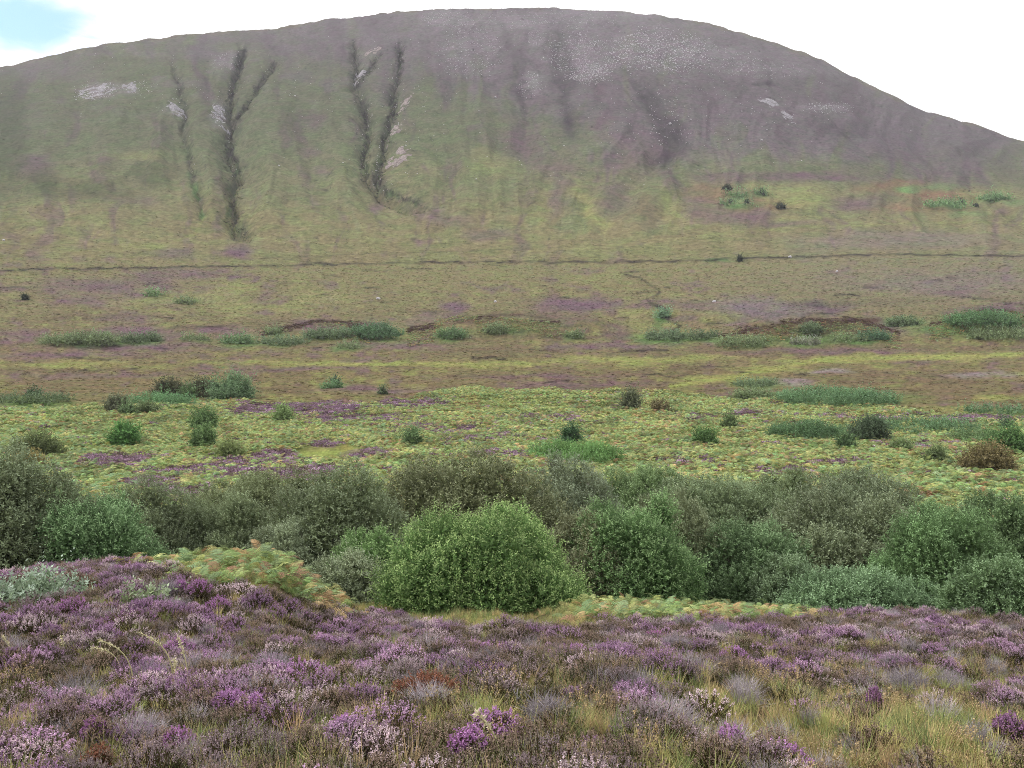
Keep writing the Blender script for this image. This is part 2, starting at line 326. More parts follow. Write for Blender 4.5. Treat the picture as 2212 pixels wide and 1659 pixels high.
# patches seen in the photo: colour, centre, half width, half height, strength, lean (px sideways per px down)
PATCH = [
 (SCREE,210,197,42,18,.75,0),(SCREE,270,190,22,14,.5,0),(PURPLE,120,150,110,26,.5,0),(SCREE,470,245,16,26,.6,0),(SCREE,372,240,26,16,.45,.6),
 (SCREE,490,130,26,24,.5,0),(PURPLE,440,112,70,14,.7,0),(PURPLE,500,82,60,10,.6,0),(PURPLE,650,165,40,12,.6,0),(MAUVE,672,260,22,20,.6,0),(MAUVE,680,325,28,12,.5,0),
 (MAUVE,80,357,48,20,.75,0),(DARKG,95,395,34,34,.6,0),(DARKG,190,410,70,24,.5,0),(MAUVE,232,348,22,10,.5,0),(DARKG,20,300,40,160,.45,0),(DARKG,330,380,40,30,.45,0),(YELLOW,300,335,60,10,.5,0),
 (MAUVE,810,452,16,14,.6,0),(MAUVE,690,370,18,16,.45,0),(PEAT_AND_SHADE,690,413,12,4,.5,0),(MAUVE,285,432,60,8,.4,0),
 (SCREE,960,36,50,22,.6,0),(SCREE,1020,110,70,50,.3,0),(SCREE,1255,118,70,50,.42,0),(SCREE,1270,150,40,26,.45,0),(SCREE,1425,105,110,44,.42,.3),(SCREE,1180,50,160,22,.45,0),
 (SCREE,1330,30,150,14,.5,0),(SCREE,1560,120,110,20,.4,.3),(SCREE,1650,150,120,16,.35,.4),(SCREE,1785,232,60,10,.6,.6),(SCREE,1145,180,24,26,.55,0),(SCREE,1160,85,18,14,.5,0),
 (SLATE,1216,150,18,120,.55,.1),(SLATE,1238,270,20,34,.8,.4),(SLATE,1410,215,32,34,.7,.5),(SLATE,1440,285,34,50,.8,.3),(SLATE,1432,345,26,26,.8,-.3),(SLATE,1118,170,16,80,.45,.15),
 (MAUVE,1120,300,46,30,.7,0),(MAUVE,1300,262,26,18,.7,0),(MAUVE,1150,340,46,24,.55,0),(MAUVE,1380,330,60,50,.5,0),(MAUVE,1220,370,50,26,.5,0),(PURPLE,1600,230,90,60,.35,0),
 (SLATE,1655,178,26,8,.7,0),(MAUVE,1960,335,60,14,.6,.4),(PURPLE,1930,300,120,40,.6,.5),(SLATE,1830,280,70,20,.35,.6),
 (YELLOW,1070,365,60,26,.4,0),(YELLOW,1040,340,26,26,.4,0),
 (YELLOW,1265,440,16,60,.7,.55),(YELLOW,1170,450,16,50,.5,-.3),(YELLOW,1460,455,18,40,.6,.5),(YELLOW,1290,480,20,30,.6,.4),
 (MAUVE,1330,430,36,40,.55,0),(MAUVE,1200,430,22,40,.5,-.3),(MAUVE,1530,440,50,30,.5,.3),(BROWN,1400,460,40,30,.5,0),
 (MAUVE,1740,382,150,10,.8,0),(MAUVE,1560,385,60,10,.5,0),(RUST,1540,415,60,16,.5,0),(RUST,1640,440,90,14,.45,0),(YELLOW,1700,425,60,20,.75,.4),(YELLOW,1650,405,50,8,.5,0),(YELLOW,1770,420,60,20,.5,.2),
 (RUST,1940,402,90,14,.7,0),(RUST,2040,420,110,14,.75,0),(RUST,2000,450,110,12,.5,0),(MAUVE,1860,440,60,16,.6,0),(BRIGHT,1960,410,44,11,.9,.4),(BRIGHT,2040,404,40,9,.7,.3),(YELLOW,2150,420,80,20,.6,0),
 (BRIGHT,2040,442,34,10,.9,.3),(BRIGHT,2146,428,34,10,.8,.2),(BRIGHT,2200,438,20,6,.6,0),(BRIGHT,2075,462,40,7,.6,0),(BRIGHT,1590,430,28,8,.8,.5),(BRIGHT,1582,442,30,5,.8,0),(BRIGHT,1640,418,14,4,.7,0),
 (MAUVE,1600,470,90,14,.6,0),(MAUVE,1700,480,60,10,.5,0),(YELLOW,1720,470,50,8,.6,0),
 (MAUVE,519,544,36,14,.95,0),(MAUVE,360,550,60,9,.55,0),(YELLOW,300,535,90,9,.45,-2.5),(MAUVE,950,470,50,22,.5,1.2),(MAUVE,1060,508,60,12,.55,0),(MAUVE,905,525,22,7,.6,0),
 (LUSH,1560,566,40,5,.7,0),(PURPLE,1950,520,240,24,.45,0),(PURPLE,2040,610,200,24,.35,0),
 (MAUVE,200,618,140,18,.7,0),(MAUVE,330,600,60,16,.65,0),(MAUVE,430,592,60,14,.7,0),(MAUVE,515,600,12,9,.8,0),(MAUVE,557,604,12,6,.7,0),(MAUVE,190,652,80,13,.65,0),(MAUVE,290,690,70,12,.35,0),
 (YELLOW,420,650,90,22,.4,.5),(YELLOW,500,630,60,26,.35,0),(YELLOW,510,668,34,12,.5,0),(YELLOW,300,650,60,10,.5,0),(YELLOW,700,640,80,18,.4,0),
 (MAUVE,40,725,60,14,.7,0),(MAUVE,300,722,110,16,.8,0),(MAUVE,280,748,170,10,.8,0),(MAUVE,480,716,60,10,.75,0),(BROWN,620,706,60,12,.7,0),(MAUVE,690,702,60,14,.85,0),(BROWN,715,700,44,8,.9,0),(MAUVE,780,706,50,8,.8,0),
 (MAUVE,160,765,170,8,.7,0),(MAUVE,850,746,120,10,.7,0),(MAUVE,990,665,34,16,.8,0),(MAUVE,1260,655,70,16,.95,0),(MAUVE,1190,660,60,12,.6,0),(MAUVE,1180,690,70,16,.6,0),(MAUVE,1340,715,40,20,.5,0),
 (BROWN,1160,686,120,12,.6,0),(BRACK,1140,700,90,14,.6,0),(LUSH,1090,715,60,10,.55,0),(BROWN,1060,760,120,8,.6,0),(MAUVE,940,690,70,14,.5,0),
 (PURPLE,1660,672,130,22,.6,0),(PURPLE,1620,660,80,20,.4,0),(SLATE,1770,660,60,12,.55,0),(MAUVE,1500,655,60,14,.55,0),(MAUVE,1800,664,40,8,.7,0),
 (RUST,1700,715,80,14,.6,0),(pal(84,64,52),1830,698,95,10,.9,0),(DARKG,1750,712,130,13,.6,0),(LUSH,1680,730,120,10,.6,0),(LUSH,1850,728,90,8,.6,0),(LUSH,1450,728,70,12,.7,0),(LUSH,1435,690,16,26,.7,.3),(MAUVE,1930,712,40,14,.8,.8),
 (LUSH,2060,715,110,14,.6,0),(LUSH,1960,694,44,14,.7,.6),(DARKG,2140,684,80,22,.55,0),(MAUVE,2150,668,80,7,.7,0),(MAUVE,2060,632,60,8,.6,.4),(MAUVE,2180,655,50,6,.7,0),
 (MAUVE,1300,748,130,8,.7,0),(BROWN,1500,760,180,9,.7,0),(MAUVE,1800,758,200,8,.65,0),(BROWN,2000,750,180,8,.6,0),
 (YELLOW,900,785,420,7,.75,0),(YELLOW,150,787,150,6,.6,0),(YELLOW,1350,776,180,7,.75,0),(YELLOW,1500,772,120,5,.5,0),(YELLOW,1560,820,110,6,.85,-3.2),(YELLOW,1660,800,80,8,.95,-2.4),(YELLOW,1800,776,120,7,.85,-5),(YELLOW,2050,769,190,5,.8,0),
 (BROWN,1350,805,180,12,.7,0),(MAUVE,1180,815,160,7,.5,0),(BROWN,1900,815,260,16,.75,0),(BROWN,2050,850,200,16,.8,0),(SCREE,1800,800,50,6,.45,-1),(SCREE,2120,810,90,7,.4,0),(SCREE,1720,826,40,6,.4,0),(YELLOW,2140,858,40,8,.6,0),
 (MAUVE,200,810,200,8,.5,0),(MAUVE,620,795,160,5,.6,0),(MAUVE,820,842,140,8,.65,0),(BROWN,100,830,150,14,.5,0),(MAUVE,1250,830,160,6,.5,0),
 (YELLOW,700,975,70,14,.95,0),(YELLOW,850,985,60,6,.6,0),(YELLOW,740,1000,40,6,.6,0)]
PATCH += [(LUSH, cx, cy + h * .2, w * .85, h * .5 + 3, .6, 0) for _, cx, cy, w, h, c in SCRUB]
# heather patches among the bracken, in bloom (centre, half width, half height, strength)
HPATCH = [(640,880,150,13,1),(760,902,160,9,.7),(880,870,90,7,.7),(560,884,70,9,1),(950,925,160,12,.5),(1050,945,110,10,.45),(780,982,56,11,1.2),(700,958,36,8,.9),
 (250,995,70,14,1),(370,1015,90,12,.7),(500,1000,60,12,.6),(600,985,60,14,.75),(650,1025,80,18,1),(540,1030,90,16,.8),(330,1045,60,14,.8),(400,1065,60,16,1.0),(345,1040,60,10,.6),
 (1080,985,60,8,.7),(1220,1010,40,6,.4),(1680,1020,90,9,.7),(1560,895,150,8,.5),(1180,905,100,9,.5),(1900,900,160,8,.5),(2100,905,110,10,.8),(1990,960,80,10,.4),(1480,1000,60,8,.4),(1800,1000,80,8,.45),(1250,1045,40,8,.5)]

def pfield(px, py):
    """blurred edges for patches: photo coordinates nudged by noise"""
    wx = 20 * fbm(px / 46., py / 22., 3, 101); wy = 7 * fbm(px / 60., py / 20., 3, 131)
    return px + wx, py + wy

def heather_w(px, py):
    qx, qy = pfield(px, py); w = np.zeros(np.shape(px))
    for cx, cy, rx, ry, s in HPATCH:
        w = np.maximum(w, s * np.exp(-((qx - cx) / rx) ** 4 - ((qy - cy) / ry) ** 4))
    return w

def paint(c, col, w):
    return c + (np.asarray(col) - c) * np.clip(w, 0, 1)[:, None]

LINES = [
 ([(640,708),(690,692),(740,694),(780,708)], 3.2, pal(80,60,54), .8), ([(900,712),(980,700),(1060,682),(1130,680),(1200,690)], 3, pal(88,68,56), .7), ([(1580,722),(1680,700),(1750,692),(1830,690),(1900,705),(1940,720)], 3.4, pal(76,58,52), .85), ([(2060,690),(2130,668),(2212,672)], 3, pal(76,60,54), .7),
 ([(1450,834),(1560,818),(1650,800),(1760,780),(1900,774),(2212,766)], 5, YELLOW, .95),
 ([(442,470),(420,505),(320,540)], 3.5, YELLOW, .5), ([(900,440),(940,462),(1010,490),(1080,512)], 4, BROWN, .6), ([(818,398),(860,426),(905,442),(945,463)], 1.4, PEAT_AND_SHADE, .7), ([(522,515),(600,540)], 1.6, BROWN, .4), # peaty banks, tracks and burns across the moor, shade of some banks painted in: points, half width px, colour, strength
 ([(0,584),(120,581),(260,580),(420,576),(600,574),(780,569),(1000,566),(1290,566),(1500,563),(1700,555),(1850,552),(1930,549),(2000,550),(2212,553)], 2.1, PEAT_AND_SHADE, .8),
 ([(560,558),(800,548),(1000,543),(1150,536)], 1.5, PEAT_AND_SHADE, .35),
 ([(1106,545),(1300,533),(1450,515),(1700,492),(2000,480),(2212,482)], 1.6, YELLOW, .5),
 ([(1340,590),(1380,600),(1410,618),(1425,632),(1400,645),(1408,655)], 2.2, PEAT_AND_SHADE, .7),
 ([(1405,655),(1420,663),(1436,668),(1430,680),(1445,688)], 4.6, PEAT_AND_SHADE, 1),
 ([(1455,700),(1470,706),(1450,715)], 3, PEAT_AND_SHADE, .7),
 ([(1020,775),(1060,773),(1090,777)], 3.6, PEAT_AND_SHADE, .8),
 ([(1340,760),(1400,757),(1440,757)], 2.5, PEAT_AND_SHADE, .7),
 ([(2060,640),(2140,648),(2180,655),(2212,660)], 2.0, PEAT_AND_SHADE, .6),
 ([(120,765),(150,772),(190,775),(240,778)], 2.0, PEAT_AND_SHADE, .6),
 ([(330,715),(380,706),(440,708),(495,705)], 2.4, PEAT_AND_SHADE, .5),
 ([(690,700),(750,712),(800,715)], 2.0, PEAT_AND_SHADE, .35)]
_rl = random.Random(12)
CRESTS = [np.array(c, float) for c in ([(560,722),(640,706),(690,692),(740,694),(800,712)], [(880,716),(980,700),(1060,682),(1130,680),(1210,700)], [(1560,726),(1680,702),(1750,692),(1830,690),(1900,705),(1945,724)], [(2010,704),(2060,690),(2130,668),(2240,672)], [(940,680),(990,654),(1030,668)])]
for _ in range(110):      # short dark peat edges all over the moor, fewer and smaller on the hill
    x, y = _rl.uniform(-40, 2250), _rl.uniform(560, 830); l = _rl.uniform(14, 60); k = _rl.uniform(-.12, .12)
    LINES.append(([(x, y), (x + l * .5, y + l * k * .5 - _rl.uniform(0, 2.5)), (x + l, y + l * k)], _rl.uniform(.9, 1.9), PEAT_AND_SHADE, _rl.uniform(.3, .75)))
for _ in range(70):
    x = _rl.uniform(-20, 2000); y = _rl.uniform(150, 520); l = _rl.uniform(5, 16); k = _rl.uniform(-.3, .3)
    LINES.append(([(x, y), (x + l, y + l * k)], _rl.uniform(.9, 1.7), PEAT_AND_SHADE, _rl.uniform(.25, .6)))
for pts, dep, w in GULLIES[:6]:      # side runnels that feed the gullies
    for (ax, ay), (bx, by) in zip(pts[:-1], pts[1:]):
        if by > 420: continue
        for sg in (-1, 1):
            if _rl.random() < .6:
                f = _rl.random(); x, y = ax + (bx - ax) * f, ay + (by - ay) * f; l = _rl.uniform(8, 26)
                LINES.append(([(x, y), (x + sg * l * .35, y - l * .6), (x + sg * l * .55, y - l)], _rl.uniform(1.0, 2.2), PEAT_AND_SHADE, _rl.uniform(.35, .7)))
def line_w(px, py, pts, hw):
    p = np.array(pts, float); d = np.full(px.shape, 1e9)
    sel = (px > p[:, 0].min() - 30) & (px < p[:, 0].max() + 30) & (py > p[:, 1].min() - 20) & (py < p[:, 1].max() + 20)
    x, y = px[sel], py[sel]; dm = np.full(x.shape, 1e9)
    for (ax, ay), (bx, by) in zip(p[:-1], p[1:]):
        dx, dy = bx - ax, by - ay
        t = np.clip(((x - ax) * dx + (y - ay) * dy) / (dx * dx + dy * dy), 0, 1)
        dm = np.minimum(dm, np.hypot(x - ax - t * dx, y - ay - t * dy))
    d[sel] = dm
    return np.exp(-(d / hw) ** 2)

def ground_col(X, Y, Z):
    px, py = to_px(X, Y, Z)
    r = np.hypot(X, Y)
    qx, qy = pfield(px, py)
    streak = fbm(px / 28. + 1.2 * fbm(px / 90., py / 70., 2, 63), py / 95., 4, 61); mott = fbm(px / 34., py / 13., 4, 71); big = fbm(px / 160., py / 60., 3, 81)
    n = len(px); c = np.zeros((n, 3))
    # the hill: green flanks, purple stony top
    line = np.interp(px, [0, 400, 700, 900, 1200, 1500, 1900, 2212], [120, 105, 120, 215, 290, 350, 372, 352])
    pw = sm(70, -90, qy - line - 60 * streak - 40 * big)
    hillc = GREEN + (OLIVE - GREEN) * sm(300, 520, py + 40 * big)[:, None]
    hillc = paint(hillc, PURPLE, pw * 0.9)
    hillc = paint(hillc, MAUVE, 0.5 * sm(.25, .9, streak + .35 * mott))
    hillc = paint(hillc, GREEN * 1.08, 0.55 * sm(.2, .9, -streak + .3 * big))
    hillc = paint(hillc, PURPLE, .55 * sm(0, .8, mott + .5 * big) * sm(330, 120, py))
    hillc = paint(hillc, SCREE, 0.16 * sm(210, 20, py) * sm(560, 900, px))
    hillc = paint(hillc, OLIVE * .95, .5 * sm(5, 0, py - np.interp(px, SKY[:, 0], SKY[:, 1]) - 6 * mott))
    hillc = hillc * (1 + .13 * mott + .13 * fbm(px / 7., py / 5., 3, 68) - .12 * sm(.1, .8, streak))[:, None]
    # the moor
    moorc = OLIVE * np.array([1.0, .97, .95]) + 0 * hillc
    moorc = paint(moorc, BROWN, sm(560, 760, py) * .62)
    moorc = paint(moorc, MAUVE, .62 * sm(.15, .9, mott + .4 * big))
    moorc = paint(moorc, lift(BROWN, .85), .75 * sm(.15, .8, fbm(px / 210., py / 11., 4, 66)) * sm(600, 700, py))
    moorc = paint(moorc, YELLOW, .5 * sm(.15, .85, -mott + .35 * big))
    moorc = paint(moorc, PURPLE, .35 * sm(1300, 2000, px) * sm(720, 560, py))
    c = hillc + (moorc - hillc) * sm(R0 - 60, R0 + 60, r * -1 + 2 * R0 + 12 * mott)[:, None]
    # bracken ground, heather ground
    bw = sm(9, -9, np.interp(px, [0, 500, 800, 1000, 1400, 1800, 2212], [878, 866, 872, 838, 846, 872, 905]) - qy)
    brc = paint(BRACK + 0 * c, pal(150,120,72), .7 * sm(.1, .8, fbm(px / 30., py / 12., 3, 91)))
    c = c + (brc - c) * bw[:, None]
    hw = heather_w(px, py)
    c = paint(c, pal(106,70,98), bw * sm(.25, .6, hw + .25 * mott))
    for col, cx, cy, rx, ry, s, lean in PATCH:
        q = ((qx - cx - lean * (qy - cy)) / rx) ** 2 + ((qy - cy) / ry) ** 2
        sel = q < 3
        if sel.any():
            w = s * np.exp(-(q[sel] ** 1.5)) * (1.1 + .35 * mott[sel]); c[sel] = paint(c[sel], col, w)
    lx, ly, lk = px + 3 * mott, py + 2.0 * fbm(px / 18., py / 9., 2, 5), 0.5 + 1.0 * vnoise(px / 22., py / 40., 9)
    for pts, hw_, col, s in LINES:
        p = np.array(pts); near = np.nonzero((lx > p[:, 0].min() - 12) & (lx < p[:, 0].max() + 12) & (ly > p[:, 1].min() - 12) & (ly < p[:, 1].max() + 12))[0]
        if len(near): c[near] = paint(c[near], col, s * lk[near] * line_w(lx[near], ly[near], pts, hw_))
    # gullies: peat and the shade of the recess painted dark, lush green beside the trickle
    w6 = 8 * fbm(px / 9., py / 12., 4, 14)
    for i, (pts, dep, w) in enumerate(GULLIES):
        if i > 5: continue
        wl = line_w(px + w6 + 5 * fbm(px / 3.5, py / 3.0, 2, 15), py, pts, {0: 2.6, 1: 7, 2: 3.6, 3: 6, 4: 4.4, 5: 6}[i]) * sm(-.75, .1, fbm(px / 5., py / 7., 3, 16))
        wide = line_w(px + w6, py, pts, {0: 7, 1: 20, 2: 10, 3: 16, 4: 12, 5: 18}[i]) * sm(-.3, .6, fbm(px / 12., py / 24., 3, 18 + i))
        dark = PEAT_AND_SHADE * .9 + (DARKG * .8 - PEAT_AND_SHADE * .9) * sm(-.3, .5, fbm(px / 8., py / 9., 2, 23))[:, None]
        k = sm(.30, .62, wl * (.8 + .4 * vnoise(px / 16., py / 26., 29 + i)) + .34 * fbm(px / 3., py / 3.5, 2, 17)) * (.25 + .9 * sm(.15, .7, vnoise(px / 14., py / 17., 19))) * {0: .7, 1: 1.25, 2: 1.0, 3: 1.1, 4: .75, 5: .95}[i] * (1 - .6 * sm(400, 470, py))
        c = paint(c, SLATE, .5 * wide)
        c = c + (dark - c) * np.clip(k, 0, 1)[:, None]
        wl2 = line_w(px + w6 + 5, py, pts, {0: 5, 1: 8, 2: 3, 3: 7, 4: 3, 5: 7}[i])
        c = paint(c, LUSH * .9, wl2 * sm(250, 420, py) * {0: .95, 1: .55, 2: .2, 3: .45, 4: .1, 5: .5}[i] * sm(.25, .6, vnoise(px / 12., py / 20., 37 + i)))
    # near ground under the plants
    nw = sm(34, 22, r)
    nc = pal(92,82,58) + 0 * c
    nc = paint(nc, pal(118,116,66), sm(-.2, .7, fbm(X / .9, Y / .9, 3, 44)))
    c = c + (nc - c) * nw[:, None]
    # grain: every tuft a little lighter or darker
    gr = rng.random(n); g2 = fbm(px / 5., py / 1.7, 2, 51)
    amp = .13 + .12 * sm(540, 700, py)
    c = c * (1 + amp * (gr - .5) * 1.2 + amp * .8 * g2)[:, None]
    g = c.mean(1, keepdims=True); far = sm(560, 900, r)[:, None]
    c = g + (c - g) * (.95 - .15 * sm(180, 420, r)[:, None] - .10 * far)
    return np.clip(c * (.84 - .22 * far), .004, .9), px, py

# ------------------------------------------------------------------ terrain sheets: moorland up to the hill foot, the hill beyond
half = R(33.5)
dense = np.linspace(-half, half, 1000)
side = half + (math.pi - half) * np.linspace(0, 1, 70)[1:] ** 1.6
AZ = np.concatenate([-side[::-1][1:], dense, side])
RA = np.exp(np.linspace(math.log(.25), math.log(45), 230))
RB = np.exp(np.linspace(math.log(45), math.log(R0), 400))[1:]
RD = R0 + (RC - R0) * np.linspace(0, 1, 430)[1:] ** .92
RE = np.linspace(RC, 1900, 26)[1:]
def sheet(name, RR, mat):
    g, a = np.meshgrid(RR, AZ, indexing='ij')
    X, Y = (g * np.sin(a)).ravel(), (g * np.cos(a)).ravel()
    Z = terr(X, Y)
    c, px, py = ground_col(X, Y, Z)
    behind = (Y < 2) | (np.abs(np.arctan2(X, Y)) > .8)
    c[behind] = (HEATHG * 1.1) * (1 + .3 * (rng.random(behind.sum())[:, None] - .5))
    nr, na = len(RR), len(AZ)
    i, j = np.meshgrid(np.arange(nr - 1), np.arange(na), indexing='ij')
    j2 = (j + 1) % na
    F = np.stack([i * na + j, i * na + j2, (i + 1) * na + j2, (i + 1) * na + j], -1).reshape(-1, 4)
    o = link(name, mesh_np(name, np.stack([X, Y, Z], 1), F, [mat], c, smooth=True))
    o['kind'] = 'structure'
    return o
moorland = sheet('moorland', np.concatenate([RA, RB]), ground_mat('moor_turf', .9, .2, .42, .3))
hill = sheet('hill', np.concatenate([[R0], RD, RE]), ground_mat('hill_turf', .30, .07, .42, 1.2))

# ------------------------------------------------------------------ camera, sky, sun, air
cam = bpy.data.cameras.new('camera'); cam.sensor_width = 36; cam.lens = FPX / 2212 * 36; cam.clip_end = 6000; cam.clip_start = .05
co = bpy.data.objects.new('camera', cam); COL.objects.link(co); co.rotation_euler = (R(90) - TILT, 0, 0); scene.camera = co

w = bpy.data.worlds.new('World'); scene.world = w; w.use_nodes = True
nt = w.node_tree; nt.nodes.clear(); L = nt.links.new
SUN_EL, SUN_AZ = R(46), R(-78)      # high on the left of the view, behind thin cloud
sky = N(nt, 'ShaderNodeTexSky', sky_type='NISHITA', sun_disc=False, sun_elevation=SUN_EL, sun_rotation=SUN_AZ)
tc = N(nt, 'ShaderNodeTexCoord')
ga, ge = px_ray(40, 46); ga, ge = float(ga), math.atan(float(ge))
fw = (math.sin(ga) * math.cos(ge), math.cos(ga) * math.cos(ge), math.sin(ge))
rt = (math.cos(ga), -math.sin(ga), 0)
up = (-math.sin(ga) * math.sin(ge), -math.cos(ga) * math.sin(ge), math.cos(ge))
def dot(v, s):
    d = N(nt, 'ShaderNodeVectorMath', operation='DOT_PRODUCT'); L(tc.outputs['Generated'], d.inputs[0]); d.inputs[1].default_value = tuple(k / s for k in v); return d.outputs['Value']
def mth(op, a, b=None, c=None):
    m = N(nt, 'ShaderNodeMath', operation=op)
    for i, v in enumerate((a, b, c)):
        if v is None: continue
        if isinstance(v, (int, float)): m.inputs[i].default_value = v
        else: L(v, m.inputs[i])
    return m.outputs[0]
nz = N(nt, 'ShaderNodeTexNoise'); nz.inputs['Scale'].default_value = 22; nz.inputs['Detail'].default_value = 5; nz.inputs['Distortion'].default_value = .6
mpg = N(nt, 'ShaderNodeMapping'); mpg.inputs['Scale'].default_value = (1, 1, 3.0); L(tc.outputs['Generated'], mpg.inputs[0]); L(mpg.outputs[0], nz.inputs['Vector'])
da = dot(rt, .042); db = dot(up, .017)
rad = mth('SQRT', mth('ADD', mth('MULTIPLY', da, da), mth('MULTIPLY', db, db)))
hole = mth('SUBTRACT', mth('ADD', mth('MULTIPLY', nz.outputs[0], 1.5), .62), rad)
front = mth('GREATER_THAN', dot(fw, 1), .8)
mr = N(nt, 'ShaderNodeMapRange', interpolation_type='SMOOTHSTEP'); L(hole, mr.inputs[0]); mr.inputs[1].default_value = -.75; mr.inputs[2].default_value = .75
mask = mth('MULTIPLY', mth('MULTIPLY', mr.outputs[0], .8), front)
skyb = mixc(nt, sky.outputs[0], (.66, 1.22, 1.85), mode='MULTIPLY', f=1)
CLOUD = 10.5
cl = mixc(nt, (CLOUD, CLOUD * 1.0, CLOUD * 1.01), skyb, mask)
bg = N(nt, 'ShaderNodeBackground'); bg.inputs['Strength'].default_value = .1; L(cl, bg.inputs['Color'])
wo = N(nt, 'ShaderNodeOutputWorld'); L(bg.outputs[0], wo.inputs[0])

sl = bpy.data.lights.new('sun', 'SUN'); sl.energy = 2.0; sl.angle = R(7); sl.color = (1, .96, .9)
so = bpy.data.objects.new('sun', sl); COL.objects.link(so)
from mathutils import Vector
sd = Vector((math.sin(SUN_AZ) * math.cos(SUN_EL), math.cos(SUN_AZ) * math.cos(SUN_EL), math.sin(SUN_EL)))
so.rotation_euler = sd.to_track_quat('Z', 'Y').to_euler()

HAZE = .00013
zmin = min(v for v in (float(np.min(np.array([c[2] for c in o.bound_box]))) for o in (moorland, hill)))
b0, b1 = np.array([-1960, -1960, zmin - 1]), np.array([1960, 1960, 470])
hv = [(x, y, z) for z in (b0[2], b1[2]) for x, y in ((b0[0], b0[1]), (b1[0], b0[1]), (b1[0], b1[1]), (b0[0], b1[1]))]
hm, hnt, hout = new_mat('haze')
pv = hnt.nodes.new('ShaderNodeVolumePrincipled'); pv.inputs['Density'].default_value = HAZE; pv.inputs['Color'].default_value = (.94, .92, 1.0, 1); pv.inputs['Anisotropy'].default_value = 0
hnt.links.new(pv.outputs[0], hout.inputs['Volume'])
if HAZE > 0:
    hz = link('haze', mesh_np('haze', hv, [(0,3,2,1),(4,5,6,7),(0,1,5,4),(1,2,6,5),(2,3,7,6),(3,0,4,7)], [hm])); hz['kind'] = 'stuff'

vs = scene.view_settings; vs.view_transform = 'Standard'; vs.look = 'None'; vs.exposure = .55; vs.gamma = 1
scene.cycles.use_denoising = True
scene.cycles.denoiser = 'OPENIMAGEDENOISE'; scene.cycles.denoising_input_passes = 'RGB_ALBEDO_NORMAL'; scene.cycles.denoising_prefilter = 'NONE'
scene.cycles.filter_width = .9
scene.cycles.max_bounces = 4; scene.cycles.diffuse_bounces = 3; scene.cycles.transmission_bounces = 3; scene.cycles.volume_bounces = 0
scene.cycles.caustics_reflective = False; scene.cycles.caustics_refractive = False
# ------------------------------------------------------------------ plant pieces (one quad per leaf, floret or blade piece)
def blade_strip(B, base, tip, bend, w, col, segs=4, slot=0):
    """a grass blade or thin twig: flat strip from base to tip, sagging by bend"""
    base, tip = np.asarray(base, float), np.asarray(tip, float)
    t = np.linspace(0, 1, segs + 1)[:, None]
    p = base + (tip - base) * t + np.array([0, 0, 1.0]) * (bend * np.sin(t * math.pi * .5) * t * -1)
    d = unit(tip - base); s = unit(np.cross(d, np.array([random.gauss(0, 1), random.gauss(0, 1), .3])))
    ww = w * (1 - .85 * t ** 1.5)
    a, b = p - s * ww / 2, p + s * ww / 2
    B.quads(np.stack([a[:-1], b[:-1], b[1:], a[1:]], 1), col, slot)

def leaves(base, d, ln, wd, sidev=None):
    """N rhombic leaves -> (N,4,3)"""
    d = unit(d); n = len(base)
    s = rng.normal(size=(n, 3)) if sidev is None else sidev
    s = unit(np.cross(d, s))
    ln = np.broadcast_to(ln, (n,))[:, None]; wd = np.broadcast_to(wd, (n,))[:, None]
    mid = base + d * ln * .45
    return np.stack([base, mid + s * wd / 2, base + d * ln, mid - s * wd / 2], 1)

def heather_clump(B, nsh=90, rad=.2, hgt=.24, spike=.05, bloom=1.0, fl=(1, 1, 1), leafc=None, sparse=1.0):
    """wiry shoots fanning into a low dome, each with scale leaves and a flower spike on top"""
    leafc = pal(84, 86, 52) if leafc is None else leafc
    for k in range(nsh):
        a = random.uniform(0, 2 * math.pi); q = math.sqrt(random.random())
        top = np.array([math.cos(a) * q * rad, math.sin(a) * q * rad, hgt * (1 - .5 * q * q) * random.uniform(.72, 1.12)])
        b = np.array([top[0] * .35, top[1] * .35, 0])
        ax = unit(top - b + np.array([0, 0, .05])); ln = np.linalg.norm(top - b)
        nl = int(11 * sparse); t = rng.uniform(.35, .95, nl)[:, None]
        P = b + (top - b) * t + rng.normal(size=(nl, 3)) * .008
        dd = ax + rng.normal(size=(nl, 3)) * .7
        B.quads(leaves(P, dd, rng.uniform(.015, .03, nl), .006), leafc * rng.uniform(.6, 1.25, (nl, 1)), 0)
        s = unit(np.cross(ax, [.3, .7, .2])) * .0016
        B.quads(np.array([[b - s, b + s, top + s, top - s]]), pal(88, 66, 52), 0)
        if random.random() < bloom:
            sl = spike * random.uniform(.6, 1.3); nf = int(16 * sparse)
            t = rng.uniform(0, 1, nf)[:, None]
            r_ = .007 * (1.15 - t)
            P = top + ax * (t - .35) * sl + rng.normal(size=(nf, 3)) * r_
            dd = rng.normal(size=(nf, 3)) + ax * .6
            B.quads(leaves(P, dd, rng.uniform(.007, .012, nf), .008), np.asarray(fl) * rng.uniform(.7, 1.35, (nf, 1)), 1)

def dead_clump(B, n=150, rad=.2, hgt=.24, col=None):
    col = pal(172, 163, 168) if col is None else col
    for k in range(n):
        a = random.uniform(0, 2 * math.pi); q = math.sqrt(random.random())
        tip = np.array([math.cos(a) * q * rad, math.sin(a) * q * rad, hgt * (1 - .4 * q * q) * random.uniform(.6, 1.1)])
        b = np.array([tip[0] * .3, tip[1] * .3, 0])
        c = col * random.uniform(.6, 1.25)
        blade_strip(B, b, tip, random.uniform(-.03, .04), .0042, c, 3)
        for j in range(3):
            f = random.uniform(.45, .95); p = b + (tip - b) * f
            blade_strip(B, p, p + (tip - b) * .35 + np.array([random.gauss(0, .035), random.gauss(0, .035), random.gauss(0, .02)]), 0, .003, c * random.uniform(.8, 1.2), 2)

